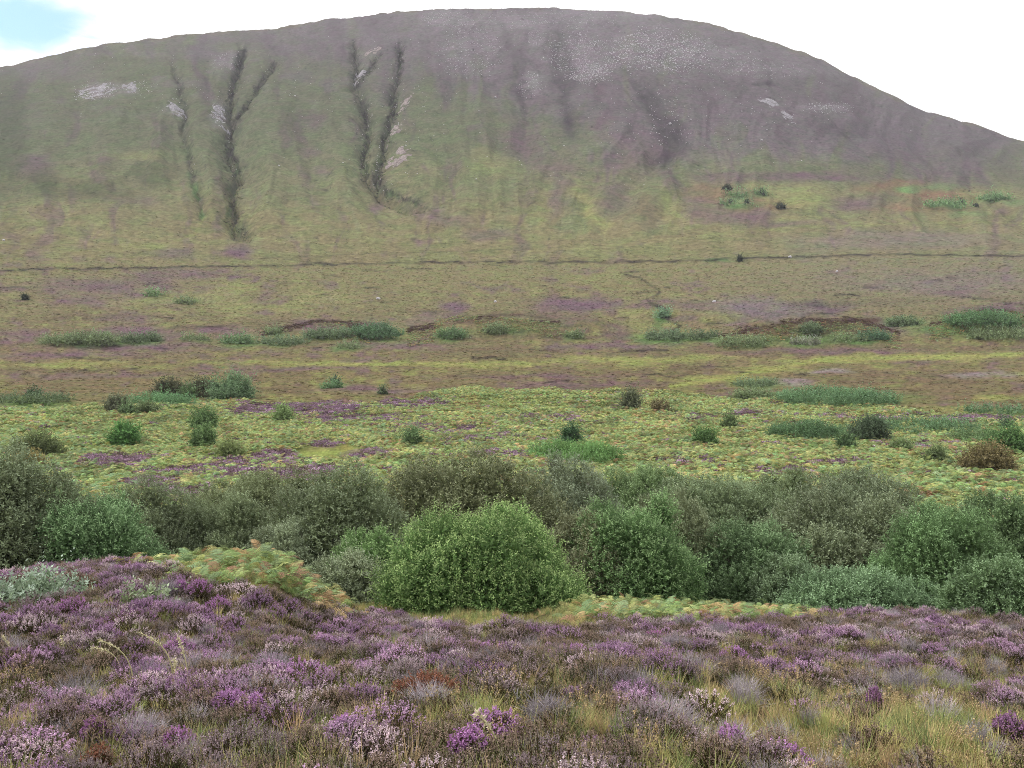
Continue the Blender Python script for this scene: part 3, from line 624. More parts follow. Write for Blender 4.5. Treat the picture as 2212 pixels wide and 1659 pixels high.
def grass_tuft(B, n=46, hgt=.3, rad=.06, spread=.55, w=.0042, col=(1, 1, 1)):
    for k in range(n):
        a = random.uniform(0, 2 * math.pi); q = random.random()
        b = np.array([math.cos(a) * q * rad, math.sin(a) * q * rad, 0])
        h = hgt * random.uniform(.5, 1.15); sp = spread * random.uniform(.1, 1) * h
        a2 = a + random.gauss(0, .6)
        tip = b + np.array([math.cos(a2) * sp, math.sin(a2) * sp, h])
        blade_strip(B, b, tip, h * random.uniform(0, .5), w * random.uniform(.7, 1.4), np.asarray(col) * random.uniform(.65, 1.3), 4)

def asphodel_tuft(B, n=12):
    for k in range(n):
        a = random.uniform(0, 2 * math.pi); q = random.random() * .14
        b = np.array([math.cos(a) * q, math.sin(a) * q, 0]); h = random.uniform(.12, .24)
        tip = b + np.array([random.gauss(0, .03), random.gauss(0, .03), h])
        blade_strip(B, b, tip, 0, .003, pal(120, 100, 56), 2)
        nf = 12; t = rng.uniform(.7, 1, nf)[:, None]
        P = b + (tip - b) * t + rng.normal(size=(nf, 3)) * .006
        B.quads(leaves(P, rng.normal(size=(nf, 3)) + [0, 0, 1], .012, .009), pal(184, 162, 124) * rng.uniform(.7, 1.25, (nf, 1)), 0)
    grass_tuft(B, 10, .16, .1, .5, .0035, pal(120, 116, 62))

def frond(B, base, az, ln, lift, col, npin=13):
    """one bracken frond: arching stalk with tapering side leaflets, each cut into a few lobes"""
    t = np.linspace(0, 1, npin + 4)
    hx = ln * (t * .92); hz = ln * (lift * t - (lift * .75) * t ** 2.2) + .0
    dirh = np.array([math.cos(az), math.sin(az), 0]); sd = np.array([-math.sin(az), math.cos(az), 0])
    P = base + dirh * hx[:, None] + np.array([0, 0, 1]) * hz[:, None]
    s = sd * .006
    B.quads(np.stack([P[:-1] - s, P[:-1] + s, P[1:] + s, P[1:] - s], 1), col * .8, 0)
    for i in range(4, len(t)):
        f = (i - 3) / (len(t) - 3)
        pl = ln * .34 * (1 - f) ** .75 * min(1, .55 + 3 * f) + .02
        tang = unit(P[i] - P[i - 1])
        for sg in (-1, 1):
            d = unit(sd * sg + tang * .35 + np.array([0, 0, random.uniform(-.22, .12)]))
            c = col * random.uniform(.75, 1.2)
            m = P[i] + d * pl * .5 + np.array([0, 0, -.03 * pl]); e = P[i] + d * pl + np.array([0, 0, -.16 * pl])
            wv = tang * (ln * .92 / (len(t) - 1)) * .36
            B.quads(np.array([[P[i] - wv * .8, P[i] + wv * .8, m + wv, m - wv], [m - wv, m + wv, e + wv * .15, e - wv * .15]]), c, 0)

def fern_clump(B, n=5, size=.75, npin=11):
    a0 = random.uniform(0, 6.28)
    for k in range(n):
        frond(B, np.array([random.gauss(0, .05), random.gauss(0, .05), .02]), a0 + k * 2 * math.pi / n + random.gauss(0, .35), size * random.uniform(.75, 1.15), random.uniform(.7, 1.7), np.array([random.uniform(.85, 1.2), 1, random.uniform(.8, 1.1)]) * random.uniform(.62, 1.3), npin)

def tussock(B, n=60, rad=.5, hgt=.2, tone=(1, 1, 1)):
    """a low rounded hump of heather or moor grass seen from afar: upright leafy bits over a dome"""
    a = rng.uniform(0, 2 * math.pi, n); q = np.sqrt(rng.random(n))
    P = np.stack([np.cos(a) * q * rad, np.sin(a) * q * rad, hgt * (1 - q ** 2) * rng.uniform(.3, 1, n)], 1)
    d = np.stack([np.cos(a) * q * .8, np.sin(a) * q * .8, np.full(n, .8)], 1) + rng.normal(size=(n, 3)) * .35
    B.quads(leaves(P, d, hgt * rng.uniform(.35, .75, n), rad * .26), np.asarray(tone) * rng.uniform(.7, 1.3, (n, 1)), 0)

# ------------------------------------------------------------------ ground cover laid over the terrain (uncountable: one object each)
def scatter(name, variants, X, Y, size, tint, ft=None, tilt=.12, sink=.02, idx=None):
    """variants: meshes; every point carries one of them, turned, sized and tinted"""
    n = len(X); Z = terr(X, Y) - sink * size
    me = bpy.data.meshes.new(name); me.vertices.add(n)
    me.vertices.foreach_set('co', np.stack([X, Y, Z], 1).astype(np.float32).ravel())
    def att(nm, typ, key, arr): a = me.attributes.new(nm, typ, 'POINT'); a.data.foreach_set(key, np.ascontiguousarray(arr).ravel())
    att('turn', 'FLOAT_VECTOR', 'vector', np.stack([rng.normal(0, tilt, n), rng.normal(0, tilt, n), rng.uniform(0, 6.283, n)], 1).astype(np.float32))
    att('size', 'FLOAT', 'value', size.astype(np.float32))
    att('pick', 'INT', 'value', (rng.integers(0, len(variants), n) if idx is None else idx).astype(np.int32))
    def rgba(c): q = np.ones((n, 4), np.float32); q[:, :3] = c; return q
    att('tint', 'FLOAT_COLOR', 'color', rgba(tint))
    att('ftint', 'FLOAT_COLOR', 'color', rgba(tint if ft is None else ft))
    o = link(name, me); o['kind'] = 'stuff'
    c = bpy.data.collections.new(name + '_pieces')
    for i, v in enumerate(variants):
        c.objects.link(bpy.data.objects.new('%s_piece_%02d' % (name, i), v))
    g = bpy.data.node_groups.new(name, 'GeometryNodeTree')
    g.interface.new_socket('Geometry', in_out='INPUT', socket_type='NodeSocketGeometry')
    g.interface.new_socket('Geometry', in_out='OUTPUT', socket_type='NodeSocketGeometry')
    gi, go = g.nodes.new('NodeGroupInput'), g.nodes.new('NodeGroupOutput')
    ci = g.nodes.new('GeometryNodeCollectionInfo'); ci.inputs['Collection'].default_value = c; ci.inputs['Separate Children'].default_value = True; ci.inputs['Reset Children'].default_value = True
    ip = g.nodes.new('GeometryNodeInstanceOnPoints'); ip.inputs['Pick Instance'].default_value = True
    def na(nm, typ, sock):
        a = g.nodes.new('GeometryNodeInputNamedAttribute'); a.data_type = typ; a.inputs['Name'].default_value = nm
        out = [s for s in a.outputs if s.enabled and s.name == 'Attribute'][0]; g.links.new(out, ip.inputs[sock])
    g.links.new(gi.outputs[0], ip.inputs['Points']); g.links.new(ci.outputs[0], ip.inputs['Instance'])
    na('pick', 'INT', 'Instance Index'); na('turn', 'FLOAT_VECTOR', 'Rotation'); na('size', 'FLOAT', 'Scale')
    g.links.new(ip.outputs[0], go.inputs[0])
    m = o.modifiers.new('cover', 'NODES'); m.node_group = g
    return o

def spots(r0, r1, n, azmax=R(36), power=2.0):
    """random points of the sector in front of the viewer; power 2 = even per square metre, lower = denser close by"""
    u = rng.random(n); r = (r0 ** power + (r1 ** power - r0 ** power) * u) ** (1 / power)
    a = rng.uniform(-azmax, azmax, n)
    X, Y = r * np.sin(a), r * np.cos(a); Z = terr(X, Y)
    px, py = to_px(X, Y, Z)
    return X, Y, r, px, py

M_leaf = plant_mat('foliage', 'col', None, .28, .7, .15, .14)
M_bark = plant_mat('bark', 'col', None, 0, .9, .1, .05)
M_tint = plant_mat('ground_foliage', 'col', 'tint', .2, .8, .1)
M_flower = plant_mat('heather_flower', 'col', 'ftint', .25, .8, .1, .3)
M_fern = plant_mat('bracken_frond', 'col', 'tint', .3, .65, .2)
M_far = plant_mat('moor_growth', 'col', 'tint', .1, .9, .05, .12)

def variants(name, k, fn, mats):
    out = []
    for i in range(k):
        B = Bag(); fn(B); out.append(B.mesh(name, mats))
    return out

HE = variants('heather_clump', 6, lambda B: heather_clump(B, random.randint(70, 110), random.uniform(.15, .23), random.uniform(.17, .27), random.uniform(.04, .065)), [M_tint, M_flower])
HF = variants('sparse_heather_clump', 3, lambda B: heather_clump(B, 70, .2, .2, .05, .35), [M_tint, M_flower])
DE = variants('dead_heather', 3, lambda B: dead_clump(B), [M_tint])
GR = variants('grass_tuft', 5, lambda B: grass_tuft(B, random.randint(34, 60), random.uniform(.2, .34)), [M_tint])
AS = variants('asphodel_tuft', 3, asphodel_tuft, [M_tint])
FE = variants('fern_clump', 6, lambda B: fern_clump(B, random.randint(4, 6), .75, 15), [M_fern])
FS = variants('small_fern_clump', 6, lambda B: fern_clump(B, random.randint(4, 6), .52, 9), [M_fern])
TU = variants('tussock', 5, lambda B: tussock(B, random.randint(40, 70)), [M_far])

EDGE = np.array([(-400,1205),(0,1188),(160,1182),(270,1200),(330,1232),(450,1272),(560,1290),(680,1318),(850,1342),(900,1366),(1000,1374),(1250,1370),(1330,1354),(1400,1350),(1500,1346),(1750,1340),(2000,1330),(2212,1316),(2600,1310)], float)
def edge_y(px): return np.interp(px, EDGE[:, 0], EDGE[:, 1])
WHITE = np.ones(3)
def vary(c, n, s=.18): return np.asarray(c) * (1 + s * rng.normal(size=(n, 1))).clip(.4, 1.7)
def choose(px, n, *opts):
    """opts: (colour, weight array) -> one colour per point"""
    W = np.stack([np.broadcast_to(w, (n,)) for _, w in opts], 1).clip(1e-6); W = np.cumsum(W / W.sum(1, keepdims=True), 1)
    k = (rng.random(n)[:, None] > W).sum(1).clip(0, len(opts) - 1)
    return np.array([c for c, _ in opts])[k], k

# --- the near heather bank
X, Y, r, px, py = spots(1.3, 23, 24000, R(40), 1.6)
keep = (py > edge_y(px) + 6 * rng.normal(size=len(px))) & (r < 22.5)
X, Y, r, px, py = (v[keep] for v in (X, Y, r, px, py))
big = fbm(X / 1.1, Y / 1.7, 3, 201); sml = fbm(X / .45, Y / .45, 2, 211); cush = fbm(X / .34, Y / .5, 3, 215)
heath = sm(-.55, .35, big + .25 * sml + .55 * sm(1250, 350, px) * sm(1660, 1500, py) + .5 * sm(1520, 1380, py) - .55 * sm(1100, 1600, px) * sm(1430, 1560, py) - .25 * sm(1560, 1650, py))
ish = rng.random(len(px)) < heath * .46 + .06
xs, ys, rs, pxs, pys = (v[ish] for v in (X, Y, r, px, py)); n = len(xs)
vivid = sm(-.2, .7, fbm(xs / 1.3, ys / 1.3, 3, 221) + .55 * sm(700, 100, pxs))
cs = cush[ish] + .20 * sm(900, 200, pxs) - .26 - .12 * sm(1500, 1620, pys) - .15 * sm(1100, 1700, pxs) * sm(1450, 1560, pys) + .12 * sm(1480, 1380, pys); inb_ = sm(.0, .22, cs)
ft, kk = choose(pxs, n, (pal(160,108,166), inb_ * (.3 + .9 * vivid)), (pal(184,136,184), inb_ * (.6 + .5 * sm(1500, 1640, pys))), (pal(140,118,126), .1 + .3 * (1 - inb_)), (pal(142,118,98), .1 + .5 * (1 - inb_)), (pal(196,170,184), .12 + .2 * inb_), (pal(128,116,94), .08 + .75 * (1 - inb_)))
ft = lift(ft * [1.06, 1, .95], 1.34, .62)
ft = vary(ft, n, .15)
tn = vary(choose(pxs, n, (pal(84,84,50), 1), (pal(92,82,60), .8), (pal(70,82,48), .6))[0] / pal(84,86,52), n)
scatter('heather', HE + HF, xs, ys, rng.uniform(.42, .85, n) * (1 + .15 * sm(6, 16, rs)), lift(tn, 1.85), ft, .2, .03, np.where(kk == 5, rng.integers(6, 9, n), rng.integers(0, 6, n)))
de = rng.random(len(px)) < .03 + .10 * sm(.2, .8, fbm(X / .9, Y / .9, 2, 231))
n = de.sum(); scatter('dead_heather', DE, X[de], Y[de], rng.uniform(.35, .8, n), vary(WHITE * 1.25, n, .15), None, .3)
X, Y, r, px, py = spots(1.2, 23, 34000, R(40), 1.5)
rushes = (px > 1640) & (r > 17) & (r < 26) & (py > 1255)
skirt = (py > edge_y(px) - 75) & (py > 1215) & (r < 24.5) & (r > 14) & (px > 250)
keep = ((py > edge_y(px) + 4) & (r < 22)) | rushes | skirt
lush = sm(-.3, .8, fbm(X / 1.4, Y / 1.4, 3, 241) + .5 * sm(1100, 1700, px) * sm(1420, 1560, py))
keep &= rng.random(len(px)) < .6 + .4 * lush
X, Y, r, px, py = (v[keep] for v in (X, Y, r, px, py)); n = len(X)
gc, _ = choose(px, n, (pal(128,134,78), 1.1), (pal(156,148,92), 1.0), (pal(108,122,74), .5), (pal(156,134,98), .7))
scatter('grass', GR, X, Y, rng.uniform(.36, .78, n), vary(lift(gc, 2.0, .88), n), None, .25)
X, Y, r, px, py = spots(1.8, 12, 2200, R(40), 1.6)
keep = rng.random(len(px)) < sm(.05, .7, fbm(X / 1.0, Y / 1.0, 3, 251)) * sm(1400, 1480, py)
n = keep.sum(); scatter('bog_asphodel', AS, X[keep], Y[keep], rng.uniform(.5, .95, n), vary(WHITE * 1.2, n, .12), None, .1)

# --- bracken: the two banks by the willows and the broad slope behind the burn
FG, FB, FY, FO, FR = [lift(c, 1.72, .92) for c in (pal(124,146,88), pal(120,146,102), pal(148,154,94), pal(166,140,98), pal(134,106,80))]
def bracken_zone(px, py, r, X, Y):
    left = (px > -60) & (px < 745 + 40 * fbm(X / 1.5, Y / 1.5, 2, 5)) & (r > 12) & (r < 27) & (py < np.interp(px, [0, 100, 300, 420, 560, 640, 690, 760, 860], [1184, 1192, 1232, 1278, 1298, 1316, 1322, 1340, 1345])) & (py > 1140)
    right = (px > 1240) & (px < 2250) & (r > 15) & (r < 27) & (py < np.interp(px, [1240, 1400, 1560, 1760, 1780, 2220], [1362, 1356, 1350, 1340, 1200, 1200]))
    return left, right
X, Y, r, px, py = spots(14, 30, 9000, R(36), 1.6)
le, ri = bracken_zone(px, py, r, X, Y)
dep = (r > 22) & (r < 32)
keep = le | ri | (dep & (rng.random(len(px)) < .5))
X, Y, r, px, py, ri = (v[keep] for v in (X, Y, r, px, py, ri)); n = len(X)
f1 = fbm(X / 1.6, Y / 1.6, 3, 261)
fc, _ = choose(px, n, (FG, 1.2), (FB, .35 + .5 * sm(0, .8, f1)), (FY, .5 + ri * .5), (FO, .22 + 1.1 * sm(.1, .8, -f1)), (FR, .12))
scatter('bank_bracken', FE, X, Y, rng.uniform(.3, .58, n), vary(fc * .78, n, .14), None, .35, .12)

X, Y, r, px, py = spots(38, 215, 110000, R(34), 1.3)
lim = np.interp(px, [-300, 0, 500, 800, 1000, 1400, 1800, 2212, 2500], [878, 878, 866, 872, 838, 846, 872, 905, 910])
qx, qy = pfield(px, py)
hw = heather_w(px, py) * .95 + .3 * fbm(px / 9., py / 5., 2, 271) + .10 * fbm(X / 5., Y / 5., 2, 275)
inb = (qy > lim) 
meadow = np.exp(-((qx - 700) / 75) ** 4 - ((qy - 975) / 14) ** 4) > .4
kb = inb & (hw < .5 + .2 * rng.normal(size=len(px))) & ~meadow
n = kb.sum(); f1 = fbm(px[kb] / 60., py[kb] / 22., 3, 281); f2 = fbm(X[kb] / 3., Y[kb] / 3., 2, 285); pk, yk = px[kb], py[kb]
grn = sm(420, 60, pk) * sm(860, 960, yk) + .8 * sm(1800, 2100, pk) * sm(960, 1040, yk)
fc, _ = choose(pk, n, (FG * .98, 1.0 + grn), (FB * .95, .28 + .6 * grn + .2 * sm(0, .8, f1)), (FY * .95, 1.0 + .5 * sm(0, .8, -f1)), (FO, .07 + .35 * sm(.2, .9, -f1 + .4 * f2)), (FR, .12 + .25 * sm(.2, .9, -f1)))
fc = fc * (1 - .4 * sm(.2, .9, fbm(pk / 70., yk / 16., 3, 291)) + .22 * sm(.1, .8, fbm(pk / 110., yk / 20., 3, 295)))[:, None]
scatter('slope_bracken', FS, X[kb], Y[kb], rng.uniform(.6, 1.3, n) * (1 + .3 * sm(80, 200, r[kb])), vary(fc, n, .14), None, .25, .12)
kh = inb & ~kb & ~meadow
n = kh.sum()
fc, _ = choose(px[kh], n, (pal(140,106,132), 1.1), (pal(126,98,110), 1), (pal(118,104,84), .9), (pal(160,128,150), .4)); fc = lift(fc, 1.35)
scatter('slope_heather', TU, X[kh], Y[kh], rng.uniform(.6, 1.2, n), vary(lift(fc, 1.2, .72), n, .2), None, .15, .05)

# --- moor growth: humps of heather, sedge and rough grass as far as the hill foot
X, Y, r, px, py = spots(120, 520, 32000, R(33), 1.7)
lim = np.interp(px, [-300, 0, 500, 800, 1000, 1400, 1800, 2212, 2500], [878, 878, 866, 872, 838, 846, 872, 905, 910])
keep = (py < lim + 4) & (rng.random(len(px)) < sm(520, 430, r))
X, Y, r, px, py = (v[keep] for v in (X, Y, r, px, py)); n = len(X)
gc, _, _ = ground_col(X, Y, terr(X, Y))
scatter('moor_tussocks', TU, X, Y, rng.uniform(.45, 1.1, n) * (.8 + .5 * sm(200, 480, r)), vary(gc, n, .15) * 1.5, None, .12, .1)
X, Y, r, px, py = spots(440, 1290, 26000, R(32), 1.3); n = len(X)
gc, _, _ = ground_col(X, Y, terr(X, Y))
scatter('hill_tussocks', TU, X, Y, rng.uniform(.6, 1.5, n), vary(gc, n, .2) * 1.2, None, .2, .15)
GX, GY = [], []
for P, dep, w in gully_xy[1:6]:
    for a, b in zip(P[:-1], P[1:]):
        k = int(np.hypot(*(b - a)) * 2.2); f = rng.random(k)[:, None]; q = a + (b - a) * f + rng.normal(0, w * .55, (k, 2)) * [1, .6]
        GX.append(q[:, 0]); GY.append(q[:, 1])
GX, GY = np.concatenate(GX), np.concatenate(GY); n = len(GX)
gc, _ = choose(GX, n, (pal(50,46,40), 1.2), (pal(66,78,48), 1), (pal(104,92,74), .5), (pal(88,118,62), .5))
scatter('gully_growth', TU, GX, GY, rng.uniform(.9, 2.4, n), vary(gc, n, .2), None, .3, .15)

# --- bracken faces and dark heather brows of the low hummocks
X, Y, r, px, py = spots(255, 350, 60000, R(31), 2.0)
cy = np.full(len(px), 1e9)
for k in CRESTS:
    on = (px > k[0, 0]) & (px < k[-1, 0]); cy[on] = np.interp(px[on], k[:, 0], k[:, 1])
q = py - cy + 5 * fbm(px / 30., py / 12., 2, 311)
face = (q > 5) & (q < 34) & (px > 700) & (rng.random(len(px)) < .75); brow = (q > -7) & (q < 6) & (rng.random(len(px)) < .55)
n = face.sum(); fc, _ = choose(px[face], n, (FG, 1), (FB, .6), (FY, .6), (FO, .5), (FR, .6)); scatter('hummock_bracken', FS, X[face], Y[face], rng.uniform(.9, 1.7, n), vary(fc * .72, n, .15), None, .2, .1)
n = brow.sum(); fc, _ = choose(px[brow], n, (pal(92,74,62), 1), (pal(116,90,98), .8), (pal(104,92,62), .9)); scatter('hummock_heather', TU, X[brow], Y[brow], rng.uniform(.8, 1.6, n), vary(fc, n, .2), None, .15, .1)
# --- loose stones on the upper slopes
ST = []
for i in range(5):
    import bmesh
    bm = bmesh.new(); bmesh.ops.create_icosphere(bm, subdivisions=1, radius=.5)
    for v in bm.verts: v.co = v.co * random.uniform(.65, 1.2); v.co.z *= .6
    me = bpy.data.meshes.new('stone'); bm.to_mesh(me); bm.free(); ST.append(me)
M_stone = rock_mat('scree_stone', pal(176,170,178), pal(226,222,226), 1.5)
for s in ST: s.materials.append(M_stone)
SC = [(1255,120,75,52,620,.9),(1275,155,45,25,240,.9),(1425,110,105,46,950,1.1),(1010,105,70,60,330,.8),(965,40,55,20,150,.8),(1180,40,170,22,300,.7),(1540,130,110,30,260,.7),(1650,155,110,22,160,.7),
      (1790,235,55,12,120,.8),(1145,180,28,26,90,.7),(1160,85,20,16,60,.7),(210,192,50,18,160,.9),(300,190,30,16,60,.7),(472,246,16,24,80,.8),(1200,220,700,180,260,.7),(300,170,330,80,160,.6),(870,250,100,150,120,.7),(1500,240,250,80,160,.8),(1440,250,40,70,70,.9),(490,130,30,24,60,.7)]
for pts, dep, w in GULLIES[:6]:
    for (ax, ay), (bx, by) in zip(pts[:-1], pts[1:]):
        if by < 430: SC.append(((ax + bx) / 2, (ay + by) / 2, 9, abs(by - ay) * .6, 4, .6))
P = []; S = []
for cx, cy, rx, ry, k, s in SC:
    for _ in range(int(k * 1.5)):
        q = math.sqrt(random.random()); a = random.uniform(0, 6.283)
        x, y = cx + rx * q * math.cos(a) + random.gauss(0, rx * .12), cy + ry * q * math.sin(a) + random.gauss(0, ry * .12)
        if y < np.interp(x, SKY[:, 0], SKY[:, 1]) + 5: continue
        P.append((x, y)); S.append(1.1 * s * (.4 + 1.2 * random.random() ** 2.5))
P = np.array(P); az, e = px_ray(P[:, 0], P[:, 1])
rr = np.linspace(R0, RC, 500); lo = np.full(len(P), -1.0)
E = np.stack([terr(q * np.sin(az), q * np.cos(az), False) / q for q in rr], 1)
k = (E >= e[:, None]).argmax(1); k = np.where((E >= e[:, None]).any(1), k, 499); rp = rr[k]
scatter('scree', ST, rp * np.sin(az), rp * np.cos(az), np.array(S), np.tile(WHITE, (len(P), 1)), None, .4, -.1)
# ------------------------------------------------------------------ willows and shrubs
G_GREY, G_OLIVE, G_MID, G_BRIGHT, G_DARK = pal(96,108,84), pal(98,100,74), pal(84,106,72), pal(96,132,72), pal(66,88,62)
G_PALE, G_RUST, G_BLUE, G_LOW = pal(122,134,112), pal(106,98,76), pal(90,118,92), pal(88,118,80)
TIP = {0: 1.25}

def crown_mesh(name, W, D, H, nleaf, leaf, col, tipc, nb, spiky=1.0, twig=0, floor=.0, skew=0):
    """leafy shoots over a heap of rounded boughs; hollows between the boughs stay open and dark"""
    hw, hd = W / 2, D / 2
    C, Rb = [], []
    for k in range(nb):
        a = 2.399963 * k + random.gauss(0, .3); q = math.sqrt((k + .5) / nb) * random.uniform(.86, 1.06)
        rb = random.uniform(.18, .38) * (1 - .2 * q)
        zz = (math.sqrt(max(0, 1 - min(q, 1) ** 3.2)) * random.uniform(.68, 1.0)) * (1 - rb * .9)
        C.append((math.cos(a) * q * (1 - rb * .75), math.sin(a) * q * (1 - rb * .75), max(zz, rb * .6))); Rb.append(rb)
        if zz > .5 and k % 2 == 0:      # a lower bough under the high one so that the flank is clothed
            a2 = a + random.gauss(0, .5); q2 = min(1, q + .35)
            C.append((math.cos(a2) * q2 * .74, math.sin(a2) * q2 * .74, zz * random.uniform(.3, .6))); Rb.append(random.uniform(.22, .33))
    per = 9
    for k in range(int(nb * .9)):      # boughs resting on the ground all round
        a = 2 * math.pi * k / (nb * .9) + random.gauss(0, .15); rb = random.uniform(.2, .3)
        C.append((math.cos(a) * (1 - rb * .9), math.sin(a) * (1 - rb * .9), rb * random.uniform(.5, 1.1))); Rb.append(rb)
    C, Rb = np.array(C), np.array(Rb)
    ns = nleaf // per * 3
    i = rng.choice(len(C), ns, p=Rb ** 2 / (Rb ** 2).sum())
    d = unit(rng.normal(size=(ns, 3)) + [0, 0, .25])
    dep = 1 - np.abs(rng.normal(0, .12, ns))
    lump = 1 + .22 * fbm(d[:, 0] * 3 + i * 7.7, d[:, 2] * 3 + d[:, 1] * 2, 2, 301)
    p = C[i] + d * (Rb[i] * dep * lump)[:, None]
    ok = p[:, 2] > floor
    for c, rb in zip(C, Rb):
        ok &= (np.linalg.norm(p - c, axis=1) > rb * .68)
    p, d, i = p[ok], d[ok], i[ok]
    if len(p) > nleaf // per: p, d, i = p[:nleaf // per], d[:nleaf // per], i[:nleaf // per]
    n = len(p)
    top = np.max(p[:, 2]) * .985; ex = np.quantile(np.abs(p[:, 0]), .985)
    p = p / [ex, ex, top]
    S = np.array([hw, hd, H]); p[:, 2] *= 1 - skew * sm(.25, 1.0, p[:, 0]); p = p * S; dn = unit(d / S)
    ax = unit(dn * .75 + [0, 0, .55 * spiky] + rng.normal(size=(n, 3)) * .35)
    sl = leaf * rng.uniform(2.0, 4.2, n) * spiky
    sl = sl * np.where(rng.random(n) < .07, 2.1, 1)
    t = np.tile(np.linspace(0, 1, per), (n, 1)) + rng.normal(0, .05, (n, per))
    P = p[:, None] + ax[:, None] * (sl[:, None] * t)[..., None]
    th = np.tile(np.arange(per) * 2.4, (n, 1)) + rng.uniform(0, 6.28, (n, 1))
    r1 = unit(np.cross(ax, [.37, .61, .3])); r2 = np.cross(ax, r1)
    ld = ax[:, None] * .8 + np.cos(th)[..., None] * r1[:, None] + np.sin(th)[..., None] * r2[:, None]
    tone = (.74 + .5 * rng.random((n, 1))) * (.8 + .4 * _hash(i, i * 3 + 1, 9)[:, None])
    fr = sm(.45, 1.0, t)
    c = np.asarray(col) * tone[..., None] * (1 - fr[..., None]) + np.asarray(tipc) * tone[..., None] * fr[..., None]
    B = Bag()
    N_ = n * per
    B.quads(leaves(P.reshape(N_, 3), ld.reshape(N_, 3), leaf * rng.uniform(.7, 1.3, N_), leaf * rng.uniform(.4, .55, N_), np.repeat(dn * .9 + [0, 0, .35], per, 0) + rng.normal(size=(N_, 3)) * .55), c.reshape(N_, 3), 0)
    m = nleaf // 7     # old leaves and dense twigs deep inside
    k = rng.integers(0, len(C), m); v = unit(rng.normal(size=(m, 3)))
    q = (C[k] + v * (Rb[k] * rng.uniform(.35, .72, m))[:, None]) / [ex, ex, top]; q[:, 2] = np.maximum(q[:, 2] * (1 - skew * sm(.25, 1.0, q[:, 0])), .02)
    B.quads(leaves(q * S, rng.normal(size=(m, 3)), leaf * 2.4, leaf * 1.3), np.asarray(col) * rng.uniform(.7, 1.1, (m, 1)), 0)
    for k in range(twig):       # bare grey twig ends poking out of the leaves
        j = random.randrange(n); b = p[j] * .88; tp = p[j] + ax[j] * leaf * random.uniform(3, 7)
        blade_strip(B, b, tp, 0, .014, pal(150, 142, 138), 2, 1)
    return B.mesh(name, [M_leaf, M_bark]), C * [hw, hd, H] * [1 / max(ex, .1), 1 / max(ex, .1), 1 / top]

def branch_mesh(name, a, b, rad, col):
    a, b = np.array(a, float), np.array(b, float)
    t = np.linspace(0, 1, 6)[:, None]
    side = unit(np.cross(b - a, [0, 0, 1.0])) * np.linalg.norm(b - a) * random.uniform(-.12, .12)
    P = a + (b - a) * t + side * np.sin(t * 3.14) + np.array([(b - a)[0], (b - a)[1], 0]) * (-.18 * np.sin(t * 3.14))
    B = Bag(); B.tube(P, np.linspace(rad, rad * .3, 6), col, 0, 6)
    k = 3 + random.randrange(3); q = P[k]; e = q + (b - q) * .8 + np.array([random.gauss(0, .2), random.gauss(0, .2), .15]) * np.linalg.norm(b - a) * .5
    B.tube(np.array([q, (q + e) / 2 + [0, 0, .03], e]), np.linspace(rad * .5, rad * .2, 3), col, 0, 5)
    return B.mesh(name, [M_bark], True)

def shrub(name, label, cat, cx, ytop, ybase, wpx, r, col, tipc=None, group=None, leafpx=1.5, dens=1.0, nb=14, spiky=1.0, twig=0, branches=5, deep=.8, crown='crown', hmin=.25, gain=1.6, sat=.85, skew=0, warm=True):
    col = np.asarray(col) * ([1.07, 1, .84] if warm else [1, 1, 1]); col = lift(col, gain, sat); tipc = None if tipc is None else lift(tipc, gain, sat)
    az, e = px_ray(cx, ybase); az = float(az)
    if r is None:
        x, y, r = ground_at(cx, ybase)
    x, y = r * math.sin(az), r * math.cos(az); z = gz(x, y) - .04
    W = wpx / FPX * r
    zt = r * float(px_ray(cx, ytop)[1])
    H = max(zt - z, hmin)
    if group == WG: W = max(W, 1.12 * H)
    D = W * deep
    leaf = max(.052, leafpx * r / FPX * 2.16 * 1.3)
    area = W * H * 1.0 / (leaf * leaf * .24) * 5.5 * dens
    if area > 90000: leaf *= math.sqrt(area / 90000); area = 90000
    nleaf = int(max(area, 350))
    o = empty(name, (x, y, z), label, cat, group); o.rotation_euler = (0, 0, random.uniform(-.25, .25) - az)
    tipc = np.asarray(col) * 1.3 if tipc is None else tipc
    me, C = crown_mesh(name + '_' + crown, W, D, H, nleaf, leaf, col, tipc, nb, spiky, twig, 0., skew)
    link(crown, me, o)
    if branches:
        hi = sorted(range(len(C)), key=lambda k: -C[k][2])[:branches * 2]
        for k in hi[::2]:
            rad = max(.02, .012 * H) * random.uniform(.8, 1.3)
            link('branch', branch_mesh('branch', (random.gauss(0, W * .04), random.gauss(0, D * .04), -.1), C[k] * [1, 1, .92], rad, pal(96, 86, 78)), o)
    return o

WG = 'willow bushes along the burn'
def W_(label, cx, yt, yb, w, r, *a, **k):
    a = list(a)
    for q in range(2):
        if q < len(a) and a[q] is not None: a[q] = a[q] * .62 + np.array([pal(98,116,80), pal(132,150,104)][q]) * .38 if r != 19.6 else a[q]
    return shrub('willow_bush', label, 'bush', cx, yt, yb, w * (1 if r == 19.6 else 1.36 if r > 24.5 else 1.2), r, *a, group=WG, **k)
